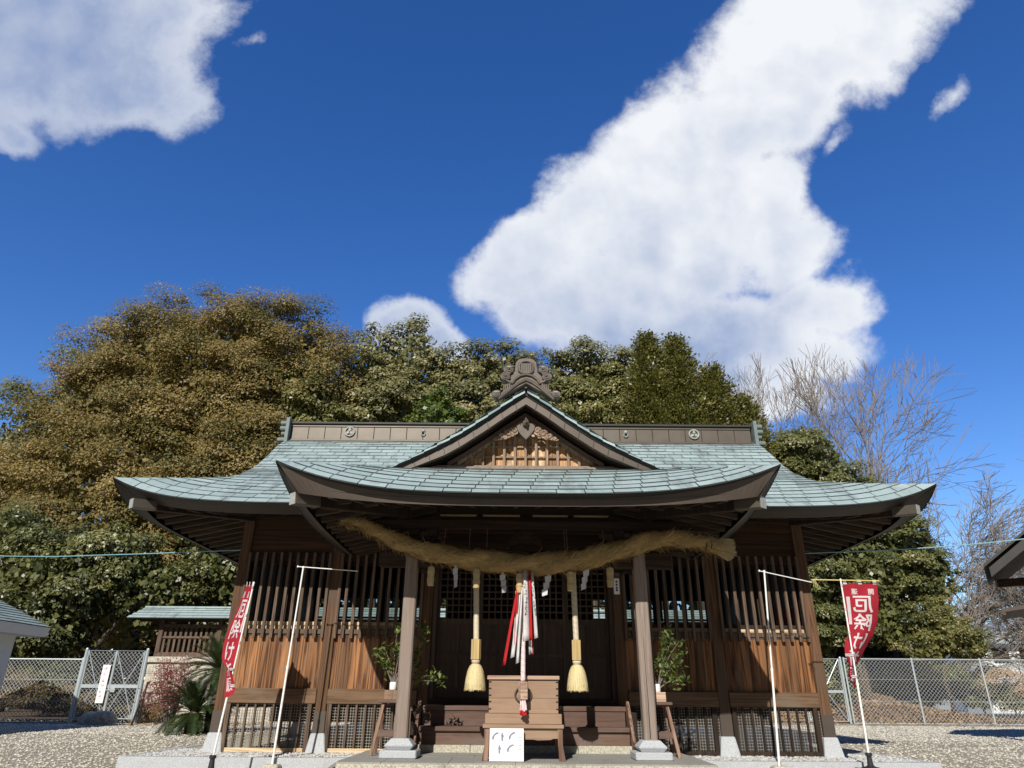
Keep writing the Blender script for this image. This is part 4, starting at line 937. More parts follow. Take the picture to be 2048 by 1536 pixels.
# ------------------------------------------------------------------ bell ropes
def twisted(mb, p0, p1, R_, turns, n=3, mi=0, seg=90):
    p0, p1 = Vector(p0), Vector(p1)
    for k in range(n):
        pts = []
        for i in range(seg + 1):
            t = i / seg; a = 2 * math.pi * (turns * t + k / n); pts.append(p0.lerp(p1, t) + Vector((math.cos(a) * R_ * .55, math.sin(a) * R_ * .55, 0)))
        mb.tube(pts, R_ * .62, 7, None, mi if k < n - 1 or mi == 0 else mi + 0)
def hemp_rope(x, xt, lab, ph):
    y = -2.3; t_ = thing('bell_rope', (x, y, 1.0), lab, 'bell rope', 'hemp bell ropes')
    m_ = MB(); twisted(m_, (xt, y, 3.0), (x, y, 1.735), .042, 15 * 1.0); m_.build('twisted_rope', 'rope', t_, smooth=True)
    m_ = MB()
    for k in range(6):
        a, b = 2 * math.pi * (k + ph) / 6, 2 * math.pi * (k + 1 + ph) / 6; q = .077
        vs = [(x + q * math.cos(c), y + q * math.sin(c), z) for z in (1.44, 1.735) for c in (a, b)] + [(x, y, 1.44), (x, y, 1.735)]
        m_.add(vs, [(0, 1, 3, 2), (0, 4, 1), (2, 3, 5)], .3 + .1 * k)
    m_.build('wooden_grip', 'paleblock', t_)
    m_ = MB(); m_.lathe((x, y, 0), [(.05, 1.437), (.064, 1.43), (.068, 1.415), (.064, 1.398), (.058, 1.392), (.058, 1.38), (.05, 1.375)], 20); m_.build('collar', 'rope', t_, smooth=True)
    m_ = MB(); m_.lathe((x, y, 0), [(.05, 1.378), (.085, 1.345), (.115, 1.27), (.135, 1.17), (.15, 1.07), (.158, 1.01), (.12, 1.0)], 26, .4, 0, .02); ts = m_.build('tassel', 'tassel', t_)
    r = np.random.default_rng(int(abs(x) * 1000) + (x > 0)); n = 1500; th = r.uniform(0, 6.283, n); s0 = r.uniform(0, .62, n)
    prof = np.array([(0, 1.378, .055), (.12, 1.345, .087), (.35, 1.27, .118), (.6, 1.17, .138), (.85, 1.07, .153), (1, 1.0, .160)])
    def pt(s): return np.interp(s, prof[:, 0], prof[:, 1]), np.interp(s, prof[:, 0], prof[:, 2]) + .004
    s1 = np.minimum(s0 + r.uniform(.3, .5, n), 1.0 + r.uniform(-.03, .05, n)); V = []
    for sA, dth in ((s0, 0), ((s0 + s1) / 2, .5), (s1, 1)):
        z, R_ = pt(sA); z = np.where(sA > 1, 1.0 - (sA - 1) * .35, z); R_ = R_ + r.uniform(-.004, .009, n); tt = th + r.normal(0, .05, n) * dth
        V.append(np.stack([x + R_ * np.cos(tt), y + R_ * np.sin(tt), z], 1))
    sd_ = np.stack([-np.sin(th), np.cos(th), 0 * th], 1) * .0035
    VV = np.stack([V[0] - sd_, V[0] + sd_, V[1] + sd_, V[1] - sd_, V[2] + sd_ * .7, V[2] - sd_ * .7], 1).reshape(-1, 3)
    F = (np.array([(0, 1, 2, 3), (3, 2, 4, 5)])[None] + (np.arange(n) * 6)[:, None, None]).reshape(-1, 4)
    np_mesh('fringe', 'tassel', VV, F, np.repeat(r.random(n), 2), ts)
hemp_rope(-.768, -.805, 'pale hemp bell rope left of the offering box, with wooden grip and tassel', .15)
hemp_rope(.800, .775, 'pale hemp bell rope right of the offering box, with wooden grip and tassel', .35)
# middle rope with ribbons
x, y = -.047, -3.05
cr = thing('ribbon_bell_rope', (x, y, .7), 'red and white bell rope draped with long red and white ribbons above the offering box', 'bell rope')
m_ = MB(); twisted(m_, (-.04, -2.86, 2.66), (x, y, 1.13), .033, 17); m_.build('twisted_rope', 'pinkrope', cr, smooth=True)
m_ = MB(); m_.box((x, y, 1.0), (.105, .105, .235), rz=.35); m_.build('wooden_grip', 'boxcap', cr, bevel=.006)
m_ = MB()
for k in range(16):
    a = k * .393; q = .018 + .014 * (k % 3) / 2
    for mi_, (za, zb) in enumerate(((.885, .74), (.745, .69))): m_.tube([(x + q * math.cos(a) * (1 + mi_ * .2), y + q * math.sin(a), za), (x + 1.25 * q * math.cos(a + .5), y + 1.25 * q * math.sin(a + .5), (za + zb) / 2), (x + 1.35 * q * math.cos(a + .9), y + 1.35 * q * math.sin(a), zb + random.uniform(-.01, .01))], .0105, 5, None, mi_)
m_.build('fringe', ['pinkrope', 'redrib'], cr)
RB = [('red', -.11, -.325, 2.55, 1.33, .045, -.02), ('white', -.07, -.20, 2.55, 1.44, .06, .02), ('white', -.05, -.13, 2.6, 1.36, .05, -.06), ('white', -.01, -.005, 2.75, 1.66, .095, -.10), ('red', .05, .062, 2.75, 1.665, .045, -.115), ('white', .09, .145, 2.72, 1.70, .055, -.06), ('white', .03, .065, 2.6, 1.49, .05, .03), ('red', .07, .095, 2.6, 1.48, .025, .035), ('red', -.13, -.155, 2.7, 1.62, .045, .03), ('white', -.15, -.185, 2.4, 1.57, .035, .05)]
for c_, xt, xb, zt, zb, wd, dy in RB:
    m_ = MB(); rows = []
    for i in range(13):
        t = i / 12; row = []
        for j in (-1, -.4, .3, 1): row.append((xt + (xb - xt) * t + j * wd / 2 * (.55 + .45 * t), y + .20 * max(0, 1 - t * 2) + dy * min(1, t * 3) + .018 * math.sin(j * 2.6 + xt * 40) + .006 * math.sin(i * .9), zt + (zb - zt) * t + .01 * j * (t > .9)))
        rows.append(row)
    m_.grid(rows); rb = m_.build('ribbon', 'redrib' if c_ == 'red' else 'whitecloth', cr, smooth=True, solid=.002)
    if c_ == 'white' and wd > .052 and dy < 0:      # brush writing near the top of the ribbons
        m_ = MB(); rq = random.Random(int(wd * 999 + xt * 77))
        for k in range(9):
            z = 2.5 - k * .055; yo = .20 * max(0, 1 - 2 * (zt - z) / (zt - zb)); t = (zt - z) / (zt - zb); xc = xt + (xb - xt) * t
            m_.tube([(xc + rq.uniform(-.02, .02), y + yo + dy - .026, z), (xc + rq.uniform(-.025, .025), y + yo + dy - .026, z - .02), (xc + rq.uniform(-.02, .02), y + yo + dy - .026, z - .045)], [.004, .006, .002], 4)
        m_.build('brush_writing', 'ink', rb)

# ------------------------------------------------------------------ offering box, notice, flower stands, lamps
bx = thing('offering_box', (-.04, -2.5, .105), 'brown wooden offering box with dovetailed corners and iron ring, on a low stand', 'offering box')
fx0, fx1, fy = -.565, .487, -2.88; ytop = fy
m_ = MB(); m_.b2(fx0 - .0, fx1, fy - .03, fy + .72, 1.145, 1.20); m_.build('top_rim', 'boxcap', bx, bevel=.008)
m_ = MB(); vs = []
def fr4(mb, x0, x1, y0, y1, z0, z1, tin): mb.add([(x0 + tin, y0 + tin, z0), (x1 - tin, y0 + tin, z0), (x1 - tin, y1 - tin, z0), (x0 + tin, y1 - tin, z0), (x0, y0, z1), (x1, y0, z1), (x1, y1, z1), (x0, y1, z1)], [(0, 3, 2, 1), (4, 5, 6, 7), (0, 1, 5, 4), (1, 2, 6, 5), (2, 3, 7, 6), (3, 0, 4, 7)])
fr4(m_, fx0 + .025, fx1 - .02, fy, fy + .68, .90, 1.143, .003); fr4(m_, fx0 + .028, fx1 - .023, fy + .001, fy + .679, .70, .898, .002); m_.build('body', 'box', bx, bevel=.004)
m_ = MB()
for z in (1.115, 1.03, .94, .855, .76):
    m_.b2(fx0 + .018, fx0 + .062, fy - .006, fy + .05, z - .007, z + .007); m_.b2(fx1 - .055, fx1 - .012, fy - .006, fy + .05, z - .007, z + .007)
m_.build('dovetails', 'void', bx)
m_ = MB(); m_.b2(fx0 - .02, fx1 + .02, fy - .045, fy + .72, .565, .698); m_.build('plinth_board', 'box', bx, bevel=.006)
m_ = MB(); m_.b2(fx0 - .05, fx1 + .045, fy - .075, fy + .75, .512, .563); m_.build('stand_top', 'box', bx, bevel=.006)
m_ = MB(); m_.b2(fx0 + .03, fx1 - .03, fy - .03, fy + .0, .385, .511); 
m_.prism([(fx0 + .1, .385), (fx1 - .1, .385), (fx1 - .14, .37), (.16, .362), (.1, .372), (-.2, .372), (-.26, .362), (fx0 + .14, .37)], fy - .028, fy - .002); m_.build('apron', 'box', bx)
for sx in (fx0 - .03, fx1 - .045):
    for sy in (fy - .055, fy + .62):
        m_ = MB(); o_ = -.012 if sx < 0 else .012
        m_.add([(sx - .004 + o_ * 2, sy, .105), (sx + .085 + o_ * 2, sy, .105), (sx + .085 + o_ * 2, sy + .09, .105), (sx - .004 + o_ * 2, sy + .09, .105), (sx + .008, sy, .3), (sx + .074, sy, .3), (sx + .074, sy + .09, .3), (sx + .008, sy + .09, .3), (sx, sy, .511), (sx + .075, sy, .511), (sx + .075, sy + .09, .511), (sx, sy + .09, .511)],
               [(0, 3, 2, 1)] + [(i + a, (i + 1) % 4 + a, (i + 1) % 4 + a + 4, i + a + 4) for a in (0, 4) for i in range(4)]); m_.build('stand_leg', 'boxv', bx, bevel=.005)
m_ = MB(); m_.tube([(x + .005 + .118 * math.cos(a), fy - .025, .965 + .10 * math.sin(a) - .02) for a in [rad(q) for q in range(150, 395, 12)]] , .012, 6)
m_.tube([(x + .005 + .118 * math.cos(a), fy - .025, .965 + .10 * math.sin(a) - .02) for a in [rad(q) for q in range(30, 155, 12)]], .012, 6); m_.build('ring_handle', 'copper_brown', bx)
nb = thing('notice_board', (-.265, -3.02, .105), 'white notice board with five small grey figures, leaning against the offering box stand', 'notice board')
nbx0, nbx1, nz0, nz1 = -.512, -.038, .112, .515
def nby(z): return -3.06 + (z - nz0) * .12
m_ = MB(); m_.add([(nbx0, nby(nz0), nz0), (nbx1, nby(nz0), nz0), (nbx1, nby(nz1), nz1), (nbx0, nby(nz1), nz1), (nbx0, nby(nz0) + .012, nz0), (nbx1, nby(nz0) + .012, nz0), (nbx1, nby(nz1) + .012, nz1), (nbx0, nby(nz1) + .012, nz1)], [(0, 1, 2, 3), (7, 6, 5, 4), (0, 4, 5, 1), (1, 5, 6, 2), (2, 6, 7, 3), (3, 7, 4, 0)]); m_.build('panel', 'white', nb)
m_ = MB(); W_, H_ = nbx1 - nbx0, nz1 - nz0
def npt(u, v, o=.003): z = nz0 + v * H_; return (nbx0 + u * W_, nby(z) - o, z)
def npoly(pl, sc, cu, cv, mi=0): m_.add([npt(cu + a * sc, cv + b * sc * W_ / H_) for a, b in pl], [tuple(range(len(pl)))], None, mi)
bow = [(-.5, -.28), (-.42, -.05), (-.2, .22), (.1, .42), (.4, .45), (.5, .36), (.38, .26), (.12, .16), (-.1, .0), (-.2, -.25), (-.25, -.5), (-.42, -.5)]
stand = [(-.12, -.6), (.12, -.6), (.16, -.1), (.3, .02), (.16, .12), (.12, .3), (-.02, .48), (-.14, .4), (-.1, .25), (-.2, .1), (-.14, -.1)]
for cu, cv, pl in ((.17, .77, bow), (.37, .76, stand), (.66, .78, bow), (.29, .38, stand), (.61, .40, bow)): npoly([(a, b) for a, b in pl], .21, cu, cv)
rq = random.Random(3)
for cu, v0, v1 in ((.13, .14, .38), (.40, .13, .45), (.47, .2, .66), (.70, .12, .70), (.82, .13, .60), (.66, .12, .26)):
    v = v1
    while v > v0:
        m_.add([npt(cu - .006, v), npt(cu + .006, v), npt(cu + .006, v - .016), npt(cu - .006, v - .016)], [(0, 1, 2, 3)], None, 0); v -= .026
for v in (.75, .64, .50, .38): m_.add([npt(.875, v), npt(.91, v), npt(.91, v - .04), npt(.875, v - .04)], [(0, 1, 2, 3)], None, 0)
m_.build('printed_figures', 'greyink', nb)
# flower stands with vases of evergreen branches
def leafspray(name, mat, parent, pts, n, size, seed, spread=.06):
    r = np.random.default_rng(seed); PA = np.array(pts); k = r.integers(0, len(PA), n)
    p = PA[k] + r.normal(0, spread, (n, 3)); return leaf_mesh(name, mat, p, size, r, parent, up=.45, asp=.42)
def leaf_mesh(name, mat, p, size, r, parent, up=.5, asp=.5, outward=None, origin=None, fold=0.0):
    n = len(p); nrm = r.normal(0, 1, (n, 3)); nrm[:, 2] += up * 2
    if outward is not None: nrm += outward * 1.3
    nrm /= np.linalg.norm(nrm, axis=1)[:, None] + 1e-9
    t = np.cross(nrm, r.normal(0, 1, (n, 3))); t /= np.linalg.norm(t, axis=1)[:, None] + 1e-9; b = np.cross(nrm, t)
    L = size * r.uniform(.7, 1.35, (n, 1)); Wd = L * asp
    V = np.stack([p - t * L / 2, p + b * Wd / 2 - t * L * .05, p + t * L / 2, p - b * Wd / 2 - t * L * .05], 1).reshape(-1, 3)
    return np_mesh(name, mat, V, np.arange(4 * n).reshape(-1, 4), np.clip(r.normal(.5, .22, n), 0, 1), parent, origin)
def vase_stand(sg, lab, lab2, lab3, seed):
    xb = sg * 2.06; y = -2.05
    st = thing('flower_stand', (xb, y, .105), lab, 'stand', 'flower stands beside the porch pillars')
    m_ = MB()
    for dx, dy in ((-1, -1), (1, -1), (-1, 1), (1, 1)):
        m_ = MB(); m_.beam((xb + dx * .235, y + dy * .17, .105), (xb + dx * .11, y + dy * .11, .82), .05, .035, upv=(0, 1, 0)); m_.build('stand_leg', 'boxv', st, bevel=.004)
    m_ = MB(); m_.b2(xb - .20, xb + .20, y - .155, y - .12, .36, .45); m_.b2(xb - .2, xb + .2, y + .12, y + .155, .36, .45); m_.build('stretcher', 'step', st)
    m_ = MB(); m_.b2(xb - .19, xb + .19, y - .17, y + .17, .82, .862); m_.build('stand_top', 'step', st, bevel=.005)
    m_ = MB(); m_.b2(xb - .11, xb + .11, y - .11, y + .11, .863, 1.0); m_.b2(xb - .105, xb + .105, y - .113, y + .113, .925, .933); m_.build('pedestal', 'boxcap' if sg > 0 else 'boxv', st, bevel=.005)
    v_ = MB(); v_.lathe((xb, y, 1.001), [(.05, 0), (.055, .01), (.056, .09), (.052, .105), (.046, .115), (.04, .112), (.038, .02)], 18)
    vo = v_.build('vase', 'white', None, smooth=True, origin=(xb, y, 1.001)); tag(vo, lab2, 'vase', 'white vases on the flower stands')
    br = thing('evergreen_branch', (xb, y, 1.05), lab3, 'branches', 'evergreen branches in vases')
    tips = ([(-2.36, -2.05, 1.55), (-2.24, -2.1, 1.62), (-2.06, -2.0, 1.92), (-1.75, -1.95, 2.0), (-1.62, -2.0, 1.78), (-1.68, -2.1, 1.6), (-1.42, -2.05, 1.22), (-1.33, -2.1, 1.13), (-1.8, -2.0, 1.5), (-2.15, -2.08, 1.4), (-2.0, -2.05, 1.7), (-1.62, -2.0, 1.95), (-1.75, -1.92, 1.35)] if sg < 0 else
            [(2.30, -2.05, 1.92), (2.36, -2.0, 1.75), (2.48, -2.05, 1.60), (2.40, -2.1, 1.5), (2.46, -2.0, 1.40), (2.52, -2.08, 1.23), (2.18, -2.1, 1.45), (2.05, -2.05, 1.40), (2.28, -2.0, 1.6), (2.3, -2.1, 1.35), (2.46, -2.1, 1.75), (2.42, -2.08, 1.16), (2.22, -2.08, 1.72)])
    m_ = MB(); pts = []
    for i, tp in enumerate(tips):
        a = Vector((xb + .01 * math.cos(i), y + .01 * math.sin(i), 1.03)); b = Vector(tp); c = a.lerp(b, .5) + Vector((-.02 * sg * math.sin(i * 2), 0, .05))
        pp = smooth_path([a, c, b], 5); m_.tube(pp, [.008 - .0055 * k / (len(pp) - 1) for k in range(len(pp))], 5)
        for k in range(5, len(pp)): pts.append(tuple(pp[k])); pts.append(tuple(pp[k]))
        for k in range(4): pts.append(tuple(b))
    m_.build('stems', 'twig', br); leafspray('leaves', 'sakaki', br, pts, 640 if sg < 0 else 560, .085, seed, .045)
vase_stand(-1, 'wooden flower stand with splayed legs behind the left porch pillar', 'white vase half hidden behind the left porch pillar', 'glossy evergreen branches spreading to both sides of the left porch pillar', 31)
vase_stand(1, 'wooden flower stand with splayed legs beside the right porch pillar', 'white vase to the right of the right porch pillar', 'upright evergreen branches right of the right porch pillar', 32)
for lab, xa, xb in (('long wooden-cased tube lamp under the porch ceiling, left of the carved strut', -1.51, -.08), ('long wooden-cased tube lamp under the porch ceiling, right of the carved strut', .145, 1.505)):
    t_ = thing('tube_lamp', ((xa + xb) / 2, -1.6, 3.86), lab, 'lamp', 'tube lamps under the porch ceiling')
    m_ = MB(); m_.b2(xa, xb, -1.66, -1.54, 3.86, 3.93); m_.build('housing', 'palewood', t_, bevel=.006)
    m_ = MB(); m_.b2((xa + xb) / 2 - .05, (xa + xb) / 2 + .05, -1.68, -1.52, 3.835, 3.862); m_.tube([((xa + xb) / 2, -1.6, 3.85), ((xa + xb) / 2 + .005, -1.6, 3.70)], .004, 4); m_.build('switch', 'iron', t_)
    m_ = MB(); m_.b2((xa + xb) / 2 - .03, (xa + xb) / 2 + .03, -1.62, -1.58, 3.93, 4.06); m_.build('hanger', 'dark', t_)
for lab, sx in (('small grey spotlight fixed inside the porch above the left pillar', -1), ('small grey spotlight fixed inside the porch above the right pillar', 1)):
    t_ = thing('spotlight', (sx * 1.70, -2.0, 3.57), lab, 'spotlight', 'grey spotlights in the porch')
    a = Vector((sx * 1.76, -1.98, 3.64)); b = Vector((sx * 1.69, -2.12, 3.53)); d = (b - a).normalized()
    m_ = MB(); m_.tube([a, a + d * .09, a + d * .11, b], [.04, .042, .055, .058], 12); m_.build('lamp_body', 'galv', t_, smooth=False)
    m_ = MB(); m_.tube([a + d * .05, a + Vector((0, .06, .03)), Vector((sx * 1.78, -1.9, 3.72))], .014, 6); m_.build('bracket_arm', 'galv', t_)
t_ = thing('name_tag', (1.555, -1.8, 2.65), 'narrow white tag with black brush marks hanging by the right door post', 'name tag')
m_ = MB(); m_.b2(1.505, 1.60, -1.805, -1.795, 2.50, 2.76); m_.build('plate', 'white', t_)
m_ = MB(); m_.lathe((1.56, -1.8, 2.84), [(.005, .05), (.05, .03), (.055, 0), (.04, -.04), (.005, -.05)], 12); m_.tube([(1.56, -1.8, 2.88), (1.56, -1.8, 3.3)], .004, 4); m_.build('bell', 'copper_brown', t_, smooth=True)
m_ = MB()
for k, (a, b) in enumerate(((0, .03), (.05, .06), (.10, .11), (.14, .15))): m_.b2(1.54, 1.57, -1.8085, -1.8055, 2.72 - a - .03, 2.72 - a)
m_.build('brush_marks', 'ink', t_)

# ------------------------------------------------------------------ banners
def glyphs(text, size):
    cu = bpy.data.curves.new('glyph', 'FONT'); cu.body = text; cu.size = size; cu.align_x = 'CENTER'; cu.align_y = 'CENTER'; cu.resolution_u = 3; cu.offset = size * .018
    ob = bpy.data.objects.new('glyph', cu); COL.objects.link(ob); bpy.context.view_layer.update()
    me = bpy.data.meshes.new_from_object(ob.evaluated_get(bpy.context.evaluated_depsgraph_get()))
    bm = bmesh.new(); bm.from_mesh(me); bmesh.ops.triangulate(bm, faces=bm.faces[:])
    bmesh.ops.subdivide_edges(bm, edges=[e for e in bm.edges if e.calc_length() > size * .12], cuts=1); bmesh.ops.triangulate(bm, faces=bm.faces[:])
    out = ([tuple(v.co) for v in bm.verts], [[v.index for v in f.verts] for f in bm.faces]); bm.free(); bpy.data.objects.remove(ob); bpy.data.meshes.remove(me); return out
FW_, FH_ = .58, 1.78
def banner(name, label, surf, base, ptop, parent_group, mirror, base_z, nu=10, nv=40):
    """surf(u, v): u 0 at the pole edge .. 1 free edge, v 0 top .. 1 bottom"""
    t_ = thing('banner', base, label, 'banner', parent_group)
    S_ = lambda u, v: Vector(surf(min(1, max(0, u)), min(1, max(0, v))))
    m_ = MB(); m_.grid([[tuple(S_(i / nu, j / nv)) for i in range(nu + 1)] for j in range(nv + 1)]); cl = m_.build('cloth', 'redcloth', t_, smooth=True)
    m_ = MB()
    def put(text, cu, cv, size, sx=1.0, sy=1.0):
        vs, fs = glyphs(text, size)
        for off in (-.004, .004):
            q = []
            for X, Y, Z in vs:
                # text reads normally on the side that has the pole on its right
                u = cu - X * sx / FW_; v = cv - Y * sy / FH_
                p = S_(u, v); du = S_(u + .02, v) - S_(u - .02, v); dv = S_(u, v + .01) - S_(u, v - .01); n = du.cross(dv)
                n = n.normalized() if n.length > 1e-9 else Vector((0, -1, 0)); q.append(p + n * off)
            m_.add(q, fs)
    put('開', .80, .085, .105); put('運', .34, .085, .105)
    for k, ch in enumerate('厄除け祈願'): put(ch, .55, .205 + k * .168, .35, 1.0, .84)
    # white bar for the shrine name near the pole
    for off in (-.004, .004):
        rows = []
        for j in range(9):
            row = []
            for u in (.09, .19):
                v = .13 + .25 * j / 8; p = S_(u, v); n = (S_(u + .02, v) - S_(u - .02, v)).cross(S_(u, v + .01) - S_(u, v - .01)).normalized(); row.append(tuple(p + n * off))
            rows.append(row)
        m_.grid(rows)
    m_.build('lettering', 'whiteprint', cl)
    for u in (.10, .52, .93):
        m_ = MB(); a = S_(u - .05, .012); b = S_(u + .05, .012); h = Vector((0, 0, .075))
        m_.add([a - Vector((0, .006, 0)), b - Vector((0, .006, 0)), b + h - Vector((0, .006, 0)), a + h - Vector((0, .006, 0))], [(0, 1, 2, 3)]); m_.build('loop', 'whitecloth', t_)
    pb = Vector(ptop); p0 = Vector(base)
    for v in (.02, .245, .46, .68, .9):
        a = S_(0, v); s_ = min(1, max(0, (a.z - p0.z) / (pb.z - p0.z))); c = p0.lerp(pb, s_)
        m_ = MB(); m_.tube([a + Vector((0, -.012, .012)), c + Vector((0, -.022, .012)), c + Vector((0, -.022, -.012)), a + Vector((0, -.012, -.012))], .011, 4); m_.build('loop', 'whitecloth', t_)
    m_ = MB(); a = p0 + Vector((0, 0, base_z + .25 - p0.z)); mid = p0.lerp(pb, .42); m_.tube([a, mid], .0165, 10); m_.tube([mid, pb], .0125, 10); m_.tube([mid - Vector((0, 0, .03)), mid + Vector((0, 0, .03))], .0195, 10); m_.lathe(pb, [(.014, -.02), (.018, 0), (.01, .018)], 10); po = m_.build('pole', 'pole', t_)
    m_ = MB(); m_.lathe((p0.x, p0.y, base_z), [(.24, 0), (.255, .02), (.245, .05), (.20, .085), (.12, .12), (.06, .135), (.045, .15), (.034, .27), (.05, .275), (.05, .315), (.025, .32)], 28)
    for k in range(6):
        a = k * math.pi / 3; m_.box((p0.x + .19 * math.cos(a), p0.y + .19 * math.sin(a), base_z + .075), (.16, .045, .05), rz=a)
    m_.build('base', 'blackp', t_, smooth=False); return t_
# right banner: seen from behind, lower end wrapped round the pole
LR = [(0, 2.70, 5.325), (.16, 2.43, 5.305), (.34, 2.11, 5.29), (.48, 1.88, 5.275), (.58, 1.72, 5.19), (.68, 1.57, 5.175), (.78, 1.42, 5.21), (.88, 1.28, 5.165), (1, 1.10, 5.225)]
RR_ = [(0, 2.705, 5.93), (.16, 2.43, 5.90), (.34, 2.11, 5.815), (.48, 1.88, 5.69), (.58, 1.70, 5.53), (.68, 1.52, 5.40), (.78, 1.40, 5.29), (.88, 1.29, 5.27), (1, 1.09, 5.245)]
def sR(u, v):
    xl, zl = curve_at([(a, c) for a, b, c in LR], v), curve_at([(a, b) for a, b, c in LR], v)
    xr, zr = curve_at([(a, c) for a, b, c in RR_], v), curve_at([(a, b) for a, b, c in RR_], v)
    fold = .05 * math.sin(u * 5.5 + v * 3) * min(1, v * 2.5); y = -1.88 + .03 + fold + u * (.02 + .38 * max(0, v - .22)) - .16 * max(0, v - .52) * math.sin(u * 3.1) * 2
    X, Z = xl + (xr - xl) * u, zl + (zr - zl) * u - .02 * u * v; f = (CD + y) / (CD - 1.88)      # outline measured at y = -1.88
    return (CX + (X - CX) * f, y, CH + (Z - CH) * f)
b2_ = banner('banner', 'red banner facing backwards, its mirrored white characters to the right of its pole', sR, (5.262, -1.88, -.02), (5.325, -1.88, 2.755), 'red banners beside the hall', True, -.14)
m_ = MB(); m_.tube([(4.83, -1.885, 2.752), (5.97, -1.885, 2.742)], .0095, 6); cb = m_.build('cross_bar', 'yellow', b2_)
m_ = MB()
for k in range(4): m_.tube([(4.84 + .015 * k, -1.89, 2.75), (4.86 + .02 * k, -1.90, 2.70 - .015 * k), (4.845 + .035 * k, -1.90, 2.64 - .02 * (k % 3))], .0035, 4)
m_.build('cord_ends', 'yellow', cb)
# left banner: blown away from the camera, lower third turned over in the sun
BY = -2.2
def sL(u, v):
    vv = min(v / .74, 1)
    xl = curve_at([(0, -4.655), (.2, -4.668), (.5, -4.71), (.75, -4.735), (1, -4.775)], vv); zl = 2.632 - 1.50 * vv
    xr = curve_at([(0, -4.765), (.1, -4.80), (.3, -4.87), (.47, -4.945), (.65, -4.995), (.8, -4.985), (1, -4.82)], vv); zr = 2.63 - 1.47 * vv
    X, Z = xl + (xr - xl) * u, zl + (zr - zl) * u; y = BY + .03 + u * .42 * (1 - vv ** 2.5) + .03 * math.sin(u * 6 + v * 4)
    if v > .60:
        k = min(1, (v - .60) / .40); a = curve_at([(0, -4.77), (.3, -4.875), (.6, -4.86), (1, -4.83)], k); b = curve_at([(0, -4.93), (.25, -4.82), (.55, -4.735), (.85, -4.68), (1, -4.70)], k)
        z_ = 1.42 - .56 * k; X2, Z2, y2 = a + (b - a) * (1 - u), z_ + .06 * (1 - u) * k, BY - .03 - .09 * (1 - u) * k - .05 * k + .03 * math.sin(u * 5)
        s_ = min(1, (v - .60) / .14); s_ = s_ * s_ * (3 - 2 * s_); X, Z, y = X + (X2 - X) * s_, Z + (Z2 - Z) * s_, y + (y2 - y) * s_
    f = (CD + y) / (CD - 1.6)      # the outline was measured at y = -1.6
    return Vector((CX + (X - CX) * f, y, CH + (Z - CH) * f))
fB = (CD + BY) / (CD - 1.6); q_ = lambda x, z: (CX + (x - CX) * fB, BY, CH + (z - CH) * fB)
banner('banner', 'red banner twisted edgewise in front of the left corner post, its lowest part turned over', sL, q_(-4.862, -.02), q_(-4.65, 2.665), 'red banners beside the hall', False, -.22)
def bare_pole(name, base, top, a, b, lab, extra):
    t_ = thing('banner_pole', base, lab, 'pole', 'empty white banner poles')
    base, top = Vector(base), Vector(top); mid = base.lerp(top, .47)
    m_ = MB(); m_.tube([base, mid], .0185, 10); m_.tube([mid, top], .0145, 10); m_.tube([base.lerp(top, .458), base.lerp(top, .475)], .022, 10); m_.lathe(top, [(.015, -.03), (.02, -.01), (.02, .012), (.008, .02)], 10); m_.build('pole', 'pole', t_)
    m_ = MB(); m_.tube([a, b], .0085, 8); m_.lathe(a, [(.004, -.02), (.016, -.008), (.016, .01), (.004, .02)], 8); m_.build('cross_bar', 'pole', t_)
    m_ = MB(); m_.b2(base.x - .125, base.x + .125, base.y - .13, base.y + .13, -.30, base.z + .002); m_.build('block', 'concrete', t_, bevel=.02)
    if extra:
        m_ = MB(); b = Vector(b); m_.tube([b, b + Vector((.02, 0, -.1)), b + Vector((-.005, 0, -.22)), b + Vector((-.03, 0, -.30))], .006, 4); m_.build('cord', 'whitecloth', t_)
bare_pole('p', (-3.994, -1.36, -.085), (-3.905, -1.36, 2.975), (-4.0, -1.37, 2.985), (-2.93, -1.37, 2.915), 'empty white banner pole with level cross bar, left of the porch', False)
bare_pole('p', (4.05, -1.36, -.05), (4.244, -1.36, 2.97), (4.155, -1.37, 2.975), (5.05, -1.37, 2.785), 'empty white banner pole with drooping cross bar, right of the porch', False)
# overhead cables
def cable(pts, lab, r_=.010):
    m_ = MB(); m_.tube(smooth_path(pts, 8), r_, 5); o = m_.build('cable', 'teal', None, origin=pts[0]); tag(o, lab, 'cable', 'pale blue cables')
cable([(-24, 9.0, 5.1), (-12.2, 2.6, 3.83), (-9, 1.4, 3.66), (-5.58, -.02, 3.52)], 'pale blue cable running from the left to the hall corner post')
cable([(5.58, -.02, 3.54), (7.6, -.8, 3.52), (9.6, -1.6, 3.62), (14, -3.2, 4.05)], 'pale blue cable running from the hall to the right, past the dark roof')

